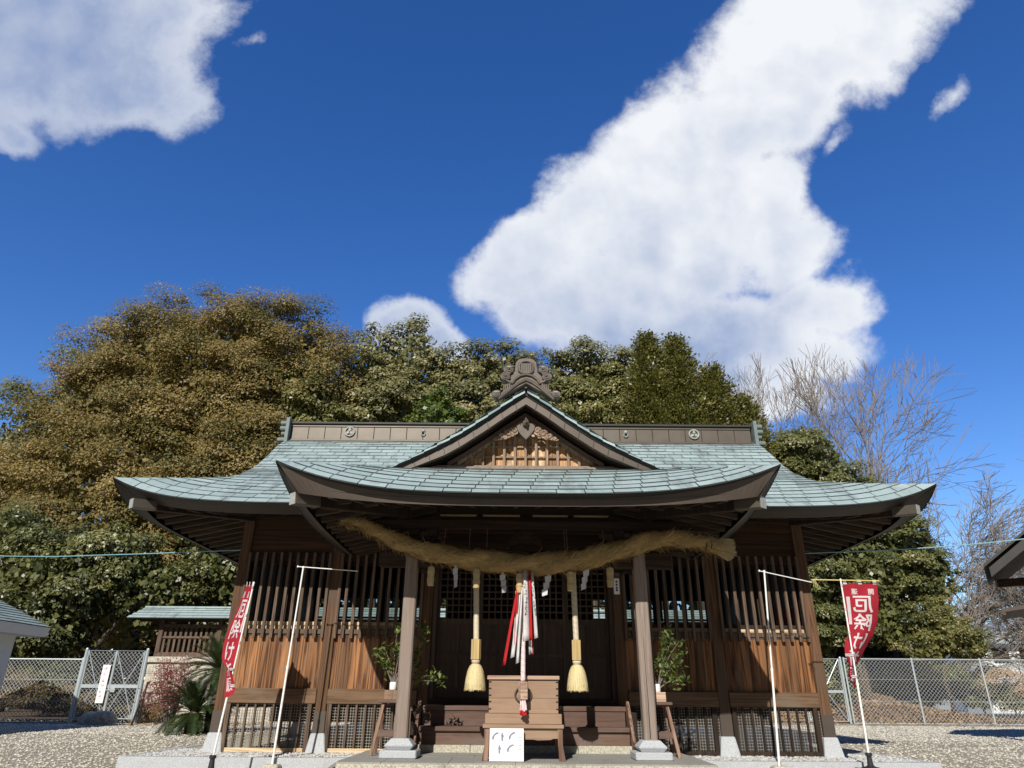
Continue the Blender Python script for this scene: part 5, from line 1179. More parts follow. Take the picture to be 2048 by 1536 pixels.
# ------------------------------------------------------------------ chain link fences and gates
def chain(mb, p0, p1, z0, z1, pitch, r_=.0055):
    """diagonal wires of one panel, clipped to the panel"""
    p0, p1 = Vector(p0), Vector(p1); L = (p1 - p0).length; d = (p1 - p0) / L; H = z1 - z0; s = -H
    nrm = Vector((-d.y, d.x, 0)) * .004
    while s < L:
        a, b = max(s, 0), min(s + H, L)
        if b - a > .02:
            for sg in (1, -1):
                za, zb = (a - s), (b - s)
                if sg < 0: za, zb = H - za, H - zb
                mb.beam(p0 + d * a + Vector((0, 0, z0 + za)) + nrm * sg, p0 + d * b + Vector((0, 0, z0 + zb)) + nrm * sg, r_ * 2, r_ * 2, .5)
        s += pitch
def fence(name, a, b, nposts, z0, z1, lab, pitch=.16, group=None, r_=.0055):
    a, b = Vector(a), Vector(b); t_ = thing('chain_link_fence', a, lab, 'fence', group)
    for k in range(nposts):
        p = a.lerp(b, k / (nposts - 1)); m_ = MB(); m_.tube([(p.x, p.y, z0 - .25), (p.x, p.y, z1 + .03)], .038, 10); m_.lathe((p.x, p.y, z1 + .03), [(.04, 0), (.03, .025), (.004, .035)], 10); m_.build('post', 'galv', t_)
    m_ = MB(); m_.tube([(a.x, a.y, z1), (b.x, b.y, z1)], .028, 8); m_.tube([(a.x, a.y, z0 + .04), (b.x, b.y, z0 + .04)], .024, 8)
    for f in (.35, .68): m_.tube([(a.x, a.y, z0 + (z1 - z0) * f), (b.x, b.y, z0 + (z1 - z0) * f)], .008, 4)
    m_.build('rails', 'galv', t_)
    m_ = MB(); chain(m_, (a.x, a.y, 0), (b.x, b.y, 0), z0 + .06, z1 - .02, pitch, r_); m_.build('chain_mesh', 'wire', t_); return t_
fence('f', (-22.6, 11.1, 0), (-14.55, 11.1, 0), 4, 0, 1.94, 'chain link fence left of the double gate, brush piled behind it', .13, None, .0042)
fence('f', (13.86, 17.5, 0), (31, 17.3, 0), 7, -.02, 2.47, 'long chain link fence right of the hall, in front of a leafy bank', .16)
def gate(x0, x1, y, z0, z1, lab, leaves, sign, pitch=.13):
    t_ = thing('chain_link_gate', ((x0 + x1) / 2, y, 0), lab, 'gate')
    for x in (x0, x1): m_ = MB(); m_.tube([(x, y, -.2), (x, y, z1 + .05)], .05, 12); m_.lathe((x, y, z1 + .05), [(.052, 0), (.04, .03), (.004, .04)], 12); m_.build('gate_post', 'galv', t_)
    w_ = (x1 - x0 - .14) / leaves
    for k in range(leaves):
        a = x0 + .07 + w_ * k + .012; b = a + w_ - .024; m_ = MB()
        m_.tube([(a, y, z0), (a, y, z1), (b, y, z1), (b, y, z0), (a, y, z0)], .030, 8)
        zm = z0 + (z1 - z0) * .47; m_.b2(a, b, y - .02, y + .02, zm - .055, zm + .055)
        m_.tube([(a, y - .01, z1), (b, y - .01, z0)], .017, 6); m_.tube([(b, y + .01, z1), (a, y + .01, z0)], .017, 6)
        lf = m_.build('gate_leaf', 'galv', t_)
        m_ = MB(); chain(m_, (a, y + .02, 0), (b, y + .02, 0), z0, z1, pitch, .004); m_.build('chain_mesh', 'wire', lf)
    if leaves > 1:
        xm = (x0 + x1) / 2; m_ = MB(); m_.b2(xm - .22, xm + .24, y - .07, y - .035, 1.0, 1.03); m_.b2(xm + .08, xm + .22, y - .06, y - .03, .95, 1.08); m_.build('latch', 'galv', t_)
    if sign:
        m_ = MB(); sx = x0 + .83; m_.b2(sx - .125, sx + .125, y - .075, y - .06, .62, 1.78); m_.build('sign_board', 'white', t_)
        m_ = MB(); rq = random.Random(12)
        for k in range(6):      # weathered, unreadable brush strokes in one column
            z = 1.66 - k * .175
            for q in range(4): m_.box((sx + rq.uniform(-.05, .05), y - .079, z + rq.uniform(-.05, .05)), (rq.uniform(.03, .10), .003, .012) if q % 2 else (.012, .003, rq.uniform(.03, .09)), ry=rq.uniform(-.4, .4))
        m_.build('worn_marks', 'redink', t_)
    return t_
gate(-14.5, -12.45, 11.1, .16, 2.22, 'double chain link gate with a white vertical sign, left of the stone wall', 2, True)
gate(12.0, 13.72, 17.5, .08, 2.46, 'chain link gate half hidden behind the hall corner', 1, False, .16)
# dark handrail beside the gate
t_ = thing('handrail', (-11.6, 10.2, 0), 'dark bent metal handrail in front of the pale stone wall', 'handrail')
m_ = MB(); m_.tube([(-12.1, 10.7, 0), (-12.05, 10.7, 1.25), (-11.75, 10.2, 1.25), (-11.6, 9.8, 1.2), (-11.85, 9.8, 0)], .03, 8); m_.build('tube_frame', 'iron', t_)
m_ = MB(); m_.tube([(-12.1, 10.7, .65), (-11.7, 9.8, .62)], .022, 8); m_.build('middle_bar', 'iron', t_)
for lab, (x, y, s_) in (('boulder lying at the foot of the double gate', (-12.95, 10.4, .34)), ('large pale stone behind the double gate', (-12.9, 12.4, .55)), ('low flat step stone in front of the double gate', (-13.6, 10.5, .28))):
    bm = bmesh.new(); bmesh.ops.create_icosphere(bm, subdivisions=3, radius=1)
    rq = random.Random(int(s_ * 100))
    ph = [rq.uniform(0, 6) for _ in range(6)]
    for v in bm.verts:
        p = v.co; k = 1 + .13 * math.sin(2.3 * p.x + ph[0]) + .12 * math.sin(3.1 * p.y + ph[1]) + .1 * math.sin(3.7 * p.z + ph[2]) + .05 * math.sin(9 * p.x + 7 * p.z + ph[3]); v.co = Vector((p.x * 1.25, p.y, p.z * .75)) * s_ * k
    m_ = MB(); bm.verts.index_update(); m_.add([tuple(v.co + Vector((x, y, s_ * .4))) for v in bm.verts], [[v.index for v in f.verts] for f in bm.faces]); bm.free()
    o = m_.build('boulder' if 'step' not in lab else 'step_stone', 'wallstone', None, origin=(x, y, 0)); tag(o, lab, 'stone')

# ------------------------------------------------------------------ stone wall and roofed timber fence behind the hall
sw = thing('stone_wall', (-3, 13.4, 0), 'pale stone retaining wall carrying the roofed timber fence', 'stone wall')
m_ = MB()
for k, (z0, z1) in enumerate(((0, .52), (.524, 1.04), (1.044, 1.56), (1.564, 1.93))):
    x = -13.3 - (.5 if k % 2 else 0)
    while x < 8.5:
        w_ = random.uniform(.8, 1.3); a, b = max(x, -13.3), min(x + w_, 8.5); x += w_ + .006
        if b - a > .05: m_.b2(a, b, 13.0 + random.uniform(-.012, .012), 13.8, z0, z1)
m_.build('courses', 'wallstone', sw, bevel=.012)
m_ = MB(); m_.b2(-13.4, 8.6, 12.9, 13.9, 1.935, 2.13); m_.build('coping', 'wallstone', sw, bevel=.015)
rfn = thing('roofed_fence', (-3, 13.4, 2.13), 'dark slatted timber fence under a narrow green copper roof, on the stone wall', 'fence')
m_ = MB(); m_.b2(-13.3, 8.5, 13.3, 13.5, 2.132, 2.30); m_.b2(-13.3, 8.5, 13.32, 13.46, 2.78, 2.86); m_.b2(-13.3, 8.5, 13.3, 13.5, 3.16, 3.28); m_.build('fence_rails', 'bar', rfn, bevel=.008)
x = -13.2
while x < 8.5: m_ = MB(); m_.b2(x - .08, x + .08, 13.28, 13.52, 2.30, 3.45); m_.build('fence_post', 'bar', rfn); x += 2.17
m_ = MB(); x = -13.05
while x < 8.4: m_.b2(x - .042, x + .042, 13.36, 13.42, 2.30, 3.16); x += .19
m_.build('fence_slats', 'bar', rfn)
m_ = MB()
for sg in (-1, 1):
    for k in range(4):
        y0, y1 = 13.4 + sg * .66 * (1 - k / 4), 13.4 + sg * .66 * (1 - (k + 1) / 4); z0, z1 = 3.44 + .105 * k, 3.44 + .105 * (k + 1)
        x = -14.3 + .3 * k / 4
        while x < 9:
            b = min(x + 1.2, 9); m_.add([(x + .004, y0, z0 + .02), (b - .004, y0, z0 + .02), (b - .004, y1, z1 + .004), (x + .004, y1, z1 + .004)], [(0, 1, 2, 3)], random.gauss(.5, .2), 0); m_.add([(x, y0, z0 - .01), (b, y0, z0 - .01), (b, y0, z0 + .02), (x, y0, z0 + .02)], [(0, 1, 2, 3)], .5, 1); x += 1.2
m_.b2(-14.0, 9, 13.34, 13.46, 3.86, 3.92, .5, 0)
m_.build('fence_roof', ['patina', 'seam'], rfn)
m_ = MB(); m_.prism([(12.78, 3.43), (14.02, 3.43), (13.4, 3.82)], 0, 1); m_ = MB(); vs = [(x, y, z) for x in (-14.2, 9) for y, z in ((12.78, 3.42), (14.02, 3.42), (13.4, 3.82))]
m_.add(vs, [(0, 1, 2), (5, 4, 3), (0, 3, 4, 1), (1, 4, 5, 2), (2, 5, 3, 0)]); m_.build('roof_timber', 'dark_h', rfn)

# ------------------------------------------------------------------ white outbuilding at the left, dark roofed building at the right, far house
ob = thing('outbuilding', (-16.5, 4, 0), 'white plastered outbuilding with a green copper roof at the left edge', 'outbuilding')
m_ = MB(); m_.b2(-19.5, -13.86, -2.5, 6.4, -.1, 2.36); m_.build('walls', 'plaster', ob)
m_ = MB()
EX, EZ = -13.33, 2.60; sl = .437
for k in range(17):
    t0, t1 = .2 * k, .2 * (k + 1); 
    def q(t, y): return (EX - t, y, EZ + t * sl)
    y0a, y1a = -3.1 + t0 * .0, 7.0; y0b = 7.0
    y = -3.1
    while y < 7.0:
        b = min(y + 1.1, 7.0); A, B, C_, D_ = q(t0, y + .004), q(t0, b - .004), q(t1, b - .004), q(t1, y + .004); h = .022
        m_.add([(A[0], A[1], A[2] + h), (B[0], B[1], B[2] + h), (C_[0], C_[1], C_[2] + .003), (D_[0], D_[1], D_[2] + .003)], [(0, 1, 2, 3)], random.gauss(.55, .15), 0)
        m_.add([A, B, (B[0], B[1], B[2] + h), (A[0], A[1], A[2] + h)], [(0, 1, 2, 3)], .5, 1); y += 1.1
m_.grid([[(EX - 3.4, y, EZ + 3.4 * sl), (EX - 6.8, y, EZ)] for y in (-3.1, 7.0)], .5, 0)
m_.build('roof', ['patina', 'seam'], ob)
m_ = MB(); vs = [(EX, EZ - .005), (EX - 3.4, EZ + 3.4 * sl - .005), (EX - 6.8, EZ - .005), (EX - 6.75, EZ - .25), (EX - .08, EZ - .25)]
vv = [(x, y, z) for y in (-3.08, 6.98) for x, z in vs]; m_.add(vv, [tuple(range(5)), tuple(range(9, 4, -1))] + [(i, (i + 1) % 5, (i + 1) % 5 + 5, i + 5) for i in range(5)]); m_.build('white_eaves', 'plaster', ob)
# right building: a small gabled hall turned so that its eave runs along the line of sight
ang = math.atan2(11.3, 16.8)
rb = thing('side_hall', (13.6, 3.6, 0), 'small dark timber building at the right edge, only its eave corner showing', 'building')
ex = Vector((math.cos(-ang), math.sin(-ang), 0)); ey = Vector((math.sin(ang), math.cos(ang), 0)); C0 = Vector((11.09, 3.0, 3.84))
L2 = lambda a, b, c: C0 + ex * a + ey * b + Vector((0, 0, c))
def lbox(mb, a0, a1, b0, b1, c0, c1, shear=0.0):
    mb.add([L2(a0, b0, c0), L2(a1, b0, c0 + shear), L2(a1, b1, c0 + shear), L2(a0, b1, c0), L2(a0, b0, c1), L2(a1, b0, c1 + shear), L2(a1, b1, c1 + shear), L2(a0, b1, c1)], [(0, 3, 2, 1), (4, 5, 6, 7), (0, 1, 5, 4), (1, 2, 6, 5), (2, 3, 7, 6), (3, 0, 4, 7)])
m_ = MB(); lbox(m_, 0, 2.6, -.04, 3.5, -.03, .035, 2.6 * .72); lbox(m_, 5.2, 2.6, -.04, 3.5, -.03, .035, 2.6 * .72); m_.build('roof', 'copper_edge', rb)
m_ = MB(); lbox(m_, .10, 2.6, .0, .10, -.26, -.035, 2.5 * .72); m_.build('bargeboard', 'copper_edge', rb, bevel=.006)
m_ = MB(); lbox(m_, .16, 2.6, .12, 3.3, -.14, -.10, 2.44 * .72); lbox(m_, .2, 2.6, 1.5, 1.7, -.30, -.12, 0); m_.build('soffit', 'panel_h', rb)
m_ = MB(); lbox(m_, 1.35, 4.0, 1.0, 3.4, -3.95, -.1); m_.build('walls', 'dark', rb)
m_ = MB(); lbox(m_, .12, 1.4, .6, 2.6, -1.0, -.92, .16); lbox(m_, .12, .2, .6, 2.6, -1.06, -1.0, 0); m_.build('pent_roof', 'copper_brown', rb)
m_ = MB(); lbox(m_, .62, .76, .75, .9, -3.9, -1.0); m_.build('pent_post', 'dark', rb)
hs = thing('far_house', (39, 47, 0), 'white house with pale green panels beyond the fence, behind bare branches', 'house')
m_ = MB(); m_.b2(37.4, 50, 45, 54, -1, 5.0); m_.b2(36.4, 45, 44, 47, -1, 3.2); m_.build('walls', 'plaster', hs)
m_ = MB(); m_.b2(37.0, 51, 44.2, 55, 5.0, 5.25); m_.prism([(36.6, 5.25), (51, 5.25), (44, 7.4)], 44.2, 55); m_.build('roof', 'galv', hs)
for x in (38.2, 40.4): m_ = MB(); m_.b2(x, x + 1.3, 44.95, 45.02, 3.6, 4.7); m_.build('window', 'void', hs)
m_ = MB(); m_.b2(38.8, 45, 44.5, 44.9, 2.4, 3.5); m_.build('balcony_panel', 'orn_pale', hs)

wf_ = MB()
wf_.grid([[(x, y, .004) for x in (-80, -40, -13.4, 8.6)] for y in (11.4, 14, 20, 40, 80)]); wf_.grid([[(x, y, .004) for x in (8.6, 20, 34)] for y in (17.9, 26, 40)])
tag(wf_.build('woodland_floor', 'floor_litter'), kind='structure')
# ------------------------------------------------------------------ leafy bank and brush beyond the fences
def bank_z(x, y): return max(0, 1.35 * math.exp(-((x - 15.5) / 4.6) ** 2) * max(0, min(1, (y - 17.8) / 5.0))) - .03
m_ = MB(); m_.grid([[(x, y, bank_z(x, y) + .03 + .03 * math.sin(x * 3 + y * 2)) for x in [8 + .7 * i for i in range(32)]] for y in [17.85 + .6 * j for j in range(18)]])
tag(m_.build('bank', 'dry', None, smooth=True), kind='structure')
r = np.random.default_rng(41); n = 16000; x = r.uniform(9, 29, n); y = 17.9 + r.random(n) ** 1.5 * 8; z = np.array([bank_z(a, b) for a, b in zip(x, y)]) + .06 + r.random(n) * .05
o = leaf_mesh('dry_leaves', 'dry', np.stack([x, y, z], 1), .16, r, None, up=.9, asp=.5); tag(o, kind='stuff')
n = 2600; x = r.uniform(5.7, 24, n); y = r.uniform(12.5, 17.4, n) ** 1; k = r.random(n) < ((y - 12) / 5.5) ** 3; x, y = x[k], y[k]
o = leaf_mesh('fallen_leaves', 'dry', np.stack([x, y, 0 * x + .03], 1), .10, r, None, up=1.5, asp=.55); tag(o, kind='stuff')
n = 900; x = r.uniform(-12.2, -8.4, n); y = r.normal(11.2, .9, n)
o = leaf_mesh('fallen_leaves', 'dry', np.stack([x, y, 0 * x + .03], 1), .09, r, None, up=1.5, asp=.55); tag(o, kind='stuff')

# ------------------------------------------------------------------ trees
SUNB = np.array(tuple(sd))      # leaves turn toward the light
def crown(name, mat, parent, lobes, nclump, cr, nleaf, size, seed, up=.45, asp=.5, zcut=-.55, inner=.16, droop=.0, flat=.75, core=6000, corek=.78, csz=1.0):
    """lobes: (cx,cy,cz, rx,ry,rz); leaves gather in clumps on the lobes' shells"""
    r = np.random.default_rng(seed); Lb = np.array(lobes, float)
    wt = (Lb[:, 3] * Lb[:, 5]); wt /= wt.sum(); k = r.choice(len(Lb), nclump, p=wt)
    d = r.normal(0, 1, (nclump * 3, 3)); d /= np.linalg.norm(d, axis=1)[:, None]; d = d[d[:, 2] > zcut][:nclump]; k = k[:len(d)]
    inn = r.random(len(d)) < inner; f = np.where(inn, r.uniform(.25, .7, len(d)), r.uniform(.84, 1.06, len(d)))
    c = Lb[k, :3] + d * Lb[k, 3:] * f[:, None]
    m = len(c); crr = cr * r.uniform(.6, 1.3, m)
    nl = (nleaf * np.clip(crr / cr, .5, 1.5) ** 2).astype(int); idx = np.repeat(np.arange(m), nl); n = len(idx)
    q = r.normal(0, 1, (n, 3)); q /= np.linalg.norm(q, axis=1)[:, None]; q[:, 2] = np.where(q[:, 2] < -.3, -q[:, 2], q[:, 2])
    rad_ = r.random(n) ** .45; off = q * rad_[:, None] * crr[idx][:, None]; off[:, 2] *= flat; off[:, 2] -= droop * (off[:, 0] ** 2 + off[:, 1] ** 2) / crr[idx]
    p = c[idx] + off
    nrm = r.normal(0, .55, (n, 3)) + q * 1.15 + d[idx] * .4; nrm += SUNB * .75; nrm[:, 2] += up * .5; nrm /= np.linalg.norm(nrm, axis=1)[:, None]
    t = np.cross(nrm, r.normal(0, 1, (n, 3))); t /= np.linalg.norm(t, axis=1)[:, None] + 1e-9; b = np.cross(nrm, t)
    L = size * r.uniform(.6, 1.4, (n, 1)); Wd = L * asp
    V = np.stack([p - t * L / 2, p + b * Wd / 2 - t * L * .05, p + t * L / 2, p - b * Wd / 2 - t * L * .05], 1).reshape(-1, 3)
    tone = np.clip(r.normal(.5, .2, n) + np.repeat(r.normal(0, .17, m), nl), 0, 1)
    if core:       # big shaded leaves deep inside close the crown
        kc = r.choice(len(Lb), core, p=wt); dc = r.normal(0, 1, (core, 3)); dc /= np.linalg.norm(dc, axis=1)[:, None]
        pc = Lb[kc, :3] + dc * Lb[kc, 3:] * (r.random((core, 1)) ** .4) * corek
        n1 = r.normal(0, 1, (core, 3)); n1[:, 1] *= 2; n1 /= np.linalg.norm(n1, axis=1)[:, None]; t1 = np.cross(n1, r.normal(0, 1, (core, 3))); t1 /= np.linalg.norm(t1, axis=1)[:, None]; b1 = np.cross(n1, t1)
        q1 = r.uniform(.08, .17, (core, 1)) * csz
        VC = np.stack([pc - t1 * q1, pc + b1 * q1 * .8, pc + t1 * q1, pc - b1 * q1 * .8], 1).reshape(-1, 3)
        V = np.concatenate([V, VC]); tone = np.concatenate([tone, np.clip(r.normal(.4, .2, core), 0, 1)])
    return np_mesh(name, mat, V, np.arange(len(V)).reshape(-1, 4), tone, parent)
def trunk(mb, base, top, r0, r1, limbs, seed):
    rq = random.Random(seed); b, t = Vector(base), Vector(top)
    pts = [b, b.lerp(t, .3) + Vector((rq.uniform(-.2, .2), 0, 0)), b.lerp(t, .65) + Vector((rq.uniform(-.4, .4), rq.uniform(-.2, .2), 0)), t]; pts = smooth_path(pts, 5)
    mb.tube([pts[0] - Vector((0, 0, .3))] + pts, [r0 * 1.35] + [r0 + (r1 - r0) * i / (len(pts) - 1) for i in range(len(pts))], 10)
    for tip in limbs:
        k = rq.randint(5, len(pts) - 3); a = pts[k]; tip = Vector(tip); mid = a.lerp(tip, .5) + Vector((0, 0, (tip - a).length * .10))
        pp = smooth_path([a, mid, tip], 5); mb.tube(pp, [r0 * .42 * (1 - .85 * i / (len(pp) - 1)) for i in range(len(pp))], 6)
def tree(name, label, cat, mat, lobes, base, r0, nclump, cr, nleaf, size, seed, bark='bark', group='trees behind the hall', **kw):
    t_ = thing(name, base, label, cat, group)
    Lb = sorted(lobes, key=lambda q: -q[2]); top = (Lb[0][0] * .5 + base[0] * .5, Lb[0][1], Lb[0][2])
    m_ = MB(); trunk(m_, base, top, r0, r0 * .3, [(q[0], q[1], q[2] - q[5] * .1) for q in lobes] + [(q[0] + q[3] * .6, q[1] - q[4] * .5, q[2] + q[5] * .3) for q in lobes], seed); m_.build('trunk', bark, t_)
    crown('crown', mat, t_, lobes, nclump, cr, nleaf, size, seed, **kw); return t_
# golden dome
tree('broadleaf_tree', 'huge golden brown dome-shaped tree behind the left roof', 'tree', 'gold',
     [(-18.2, 22, 11.6, 9.4, 4.6, 10.4), (-12.4, 22, 15.0, 3.6, 3.8, 6.9), (-20.5, 22, 15.6, 4.2, 3.6, 5.6), (-16.2, 21.6, 16.2, 4.4, 3.6, 6.0), (-13.6, 20.6, 9.8, 4.6, 3.4, 4.6), (-19.0, 20.2, 9.0, 6.0, 3.4, 4.8)],
     (-16.5, 22.5, 0),   .75, 720, 1.15, 620, .135, 101, inner=.03, flat=.8, up=.45, core=40000, corek=.90)
tree('broadleaf_tree', 'tall grey-brown tree at the far left, its crown edge against the blue sky', 'tree', 'olive',
     [(-28.0, 24.5, 13.4, 3.4, 3, 5.0), (-29.6, 24.5, 10.4, 3.4, 3, 4.2), (-25.8, 25.2, 16.2, 3.2, 3, 4.6), (-23.4, 25.2, 18.4, 2.8, 3, 4.0)], (-26.5, 25, 0), .5, 230, 1.0, 230, .19, 102)
tree('broadleaf_tree', 'dark green tree filling the lower left behind the fence', 'tree', 'deep',
     [(-18.8, 15.5, 5.0, 2.8, 2, 2.2), (-21.6, 16, 6.0, 2.4, 2, 2.4), (-16.8, 16, 5.9, 1.7, 1.8, 1.4), (-15.4, 16.5, 4.6, 1.8, 1.8, 1.4), (-19.5, 15.2, 3.0, 2.6, 1.5, 1.2)], (-16.6, 16, 0), .24, 95, .75, 260, .14, 103, inner=.1, core=14000, corek=.9)
tree('broadleaf_tree', 'shaded dark tree low behind the roofed fence, under the golden dome', 'tree', 'deep',
     [(-12.4, 18, 6.6, 2.6, 1.8, 2.2), (-9.8, 18.5, 5.6, 2.2, 1.8, 2.2), (-14.2, 18, 8.2, 1.8, 1.6, 1.5), (-12.0, 19, 3.5, 3.5, 1.6, 2.0)], (-12.8, 18.5, 0), .3, 120, .75, 220, .15, 104, core=16000, corek=.95)
tree('broadleaf_tree', 'dark green crown between the golden dome and the grey-green trees', 'tree', 'green',
     [(-11.0, 20, 14.4, 2.0, 1.6, 2.4), (-9.2, 20.5, 12.6, 2.0, 1.6, 2.2)], (-10.4, 20.5, 0), .22, 70, .7, 210, .17, 105)
tree('broadleaf_tree', 'grey-green tree directly right of the golden dome, against the small cloud', 'tree', 'olive',
     [(-8.6, 22.5, 17.6, 1.9, 2, 3.6), (-6.1, 22.3, 18.2, 2.0, 2, 2.9), (-7.4, 22, 14.6, 2.6, 2, 3.0), (-5.0, 22.4, 15.2, 1.8, 2, 3.0)], (-7.6, 23, 0), .26, 150, .8, 260, .19, 106, 'palebark', inner=.06)
tree('broadleaf_tree', 'olive green tree with a broad top left of the ridge ornament', 'tree', 'olive',
     [(-2.8, 22.5, 17.0, 1.9, 2, 3.0), (-.6, 22.5, 17.2, 1.7, 2, 2.5), (.7, 22.5, 16.0, 1.5, 2, 2.6), (-1.6, 22, 14.4, 2.6, 1.8, 2.6)], (-1.6, 23, 0), .26, 150, .78, 260, .185, 107, inner=.1)
tree('broadleaf_tree', 'dark olive tree right of the ridge ornament', 'tree', 'green',
     [(2.2, 22.5, 16.6, 1.5, 2, 2.6), (4.3, 22.5, 17.2, 1.7, 2, 2.6), (6.2, 22.8, 17.0, 1.6, 2, 2.5), (3.4, 22, 14.6, 2.4, 1.8, 2.4), (6.4, 22, 14.6, 2.0, 1.8, 2.4)], (4.2, 23, 0), .26, 165, .78, 260, .18, 108, inner=.1)
tree('broadleaf_tree', 'small bright green tree just above the roof ridge, left of the gable', 'tree', 'bright',
     [(-4.1, 19, 13.8, 1.25, 1.2, 1.5), (-4.7, 19, 12.2, 1.3, 1.2, 1.4), (-3.1, 19.2, 12.6, 1.1, 1.2, 1.3)], (-4.0, 19.3, 0), .14, 56, .5, 190, .14, 109)
# conifers: drooping sprays, ragged pointed tops
def conifer(label, base, top, rmax, n, seed, lean=0.0):
    t_ = thing('conifer', base, label, 'tree', 'conifers behind the hall'); b = Vector(base); H = top
    m_ = MB(); m_.tube([b, b + Vector((lean * .5, 0, H * .5)), b + Vector((lean, 0, H))], [.22, .14, .02], 8); m_.build('trunk', 'bark', t_)
    r = np.random.default_rng(seed); h = 1 - r.random(n) ** .75 * .52; th = r.uniform(0, 6.283, n)
    R_ = rmax * np.clip((1 - h) / .42, 0, 1) ** .72 + .05; ph = .28 * np.sin(th * 5 + h * 40) + .2 * np.sin(th * 3 + seed)
    R_ = R_ * (1 + ph); s = r.random(n) ** .4; c = np.stack([b.x + lean * h + R_ * s * np.cos(th), b.y + R_ * s * np.sin(th), b.z + H * h + .0 * th], 1)
    k = 24; idx = np.repeat(np.arange(n), k); outd = np.stack([np.cos(th), np.sin(th), .55 + 0 * th], 1)[idx]
    q = r.normal(0, 1, (n * k, 3)); p = c[idx] + q * np.array([.17, .17, .13]) + outd * r.uniform(-.1, .22, (n * k, 1))
    t = outd + r.normal(0, .45, (n * k, 3)); t /= np.linalg.norm(t, axis=1)[:, None]; bb = np.cross(t, r.normal(0, .7, (n * k, 3)) + SUNB); bb /= np.linalg.norm(bb, axis=1)[:, None]
    L = r.uniform(.10, .22, (n * k, 1)); Wd = L * .26
    V = np.stack([p - t * L / 2, p + bb * Wd, p + t * L / 2, p - bb * Wd], 1).reshape(-1, 3)
    np_mesh('crown', 'conifer', V, np.arange(4 * n * k).reshape(-1, 4), np.clip(r.normal(.5, .2, n * k) + np.repeat(r.normal(0, .14, n), k), 0, 1), t_)
conifer('dense yellow-green conifer with one pointed tip behind the ridge', (7.0, 20, 0), 19.3, 2.3, 1700, 1, .2)
conifer('dense yellow-green conifer with a ragged double tip, second from the bare trees', (8.9, 20.5, 0), 19.5, 2.3, 1700, 2, -.1)
conifer('lower yellow-green conifer next to the bare trees', (10.6, 20.2, 0), 17.4, 2.2, 1400, 3, .1)
conifer('lowest yellow-green conifer touching the bare trees', (12.2, 20.4, 0), 15.8, 1.7, 1000, 4, .1)
# right-hand evergreens
tree('broadleaf_tree', 'rounded glossy evergreen at the right end of the hall', 'tree', 'deep',
     [(15.2, 21, 12.4, 2.0, 1.8, 1.8), (16.4, 21, 10.4, 2.1, 1.8, 1.8), (13.4, 20.6, 4.4, 2.0, 1.6, 2.4), (15.6, 21, 8.6, 2.4, 1.8, 1.8), (14.2, 21.2, 10.4, 1.7, 1.8, 1.7), (18.6, 20.8, 8.4, 2.3, 1.8, 1.8), (19.6, 20.6, 6.4, 1.7, 1.6, 1.7), (16.6, 20.4, 6.4, 2.5, 1.8, 2.0), (14.3, 20.6, 6.6, 1.6, 1.8, 2.0), (17.0, 20.6, 4.2, 2.2, 1.5, 1.2)], (16.4, 21.4, .5), .3, 300, .70, 300, .15, 120, up=.7, flat=.62, core=24000, corek=.9, group='evergreens right of the hall', inner=.16)
tree('broadleaf_tree', 'finer-leaved evergreen bush just behind the right fence', 'shrub', 'green',
     [(19.4, 19.6, 3.7, 1.3, 1.1, 1.2), (20.5, 19.6, 3.2, 1.0, 1.0, .9), (18.4, 19.6, 3.0, 1.0, 1.0, .9), (19.6, 19.6, 4.6, .7, .7, .6)], (19.4, 19.8, .7), .09, 85, .42, 170, .10, 121, group='evergreens right of the hall')
# bare winter trees
def bare_tree(label, base, dirs, L0, r0, seed, depth=6, spread=.5, upb=.10, bias=(0, 0, 0), mats=('palebark', 'twig'), group='bare winter trees'):
    t_ = thing('bare_tree', base, label, 'tree', group); rq = random.Random(seed); big, small = MB(), MB()
    def grow(p, d, L, R_, dep):
        n = 4 if dep > 2 else 3; pts = [p]; q = d.copy()
        for i in range(n):
            q = (q + Vector((rq.gauss(0, .11), rq.gauss(0, .11), rq.gauss(0, .09) + upb * .35)) + Vector(bias) * .10).normalized(); pts.append(pts[-1] + q * L / n)
        rs = [R_ * (1 - .42 * i / n) for i in range(n + 1)]
        (big if dep > 3 else small).tube(pts, [max(q_, .0125) for q_ in rs], 6 if dep > 3 else 3, cap=False)
        if dep == 0: return
        kids = 2 if rq.random() < .36 else 3
        for k in range(kids):
            a = rq.uniform(0, 6.283); s_ = spread * rq.uniform(.5, 1.25) * (.55 if k == 0 else 1)
            o = q.orthogonal().normalized(); o = Matrix.Rotation(a, 3, q) @ o
            nd = (q + o * s_ + Vector((0, 0, upb)) + Vector(bias) * .16).normalized(); nd.y *= .8
            grow(pts[-1], nd.normalized(), L * rq.uniform(.66, .88), R_ * .58 * rq.uniform(.85, 1.1), dep - 1)
        if dep >= 2:
            for k in range(2):
                i = rq.randint(1, n - 1); o = Matrix.Rotation(rq.uniform(0, 6.283), 3, q) @ q.orthogonal().normalized()
                grow(pts[i], (q + o * spread * 1.35 + Vector((0, 0, upb))).normalized(), L * rq.uniform(.45, .7), R_ * .34, max(0, dep - 2))
    for d in dirs:
        grow(Vector(base), Vector(d).normalized(), L0, r0, depth)
    big.build('trunk', mats[0], t_, smooth=True); small.build('twigs', mats[1], t_)
bare_tree('tall slender bare tree against the white cloud, left of the pair', (17.6, 26, 0), [(.02, 0, 1)], 5.6, .18, 5, 7, .50, .12, (.0, 0, .02))
bare_tree('tall bare tree against the cloud edge, right of the pair', (20.8, 26.5, 0), [(.02, 0, 1)], 6.0, .2, 14, 6, .52, .12, (.02, 0, .02))
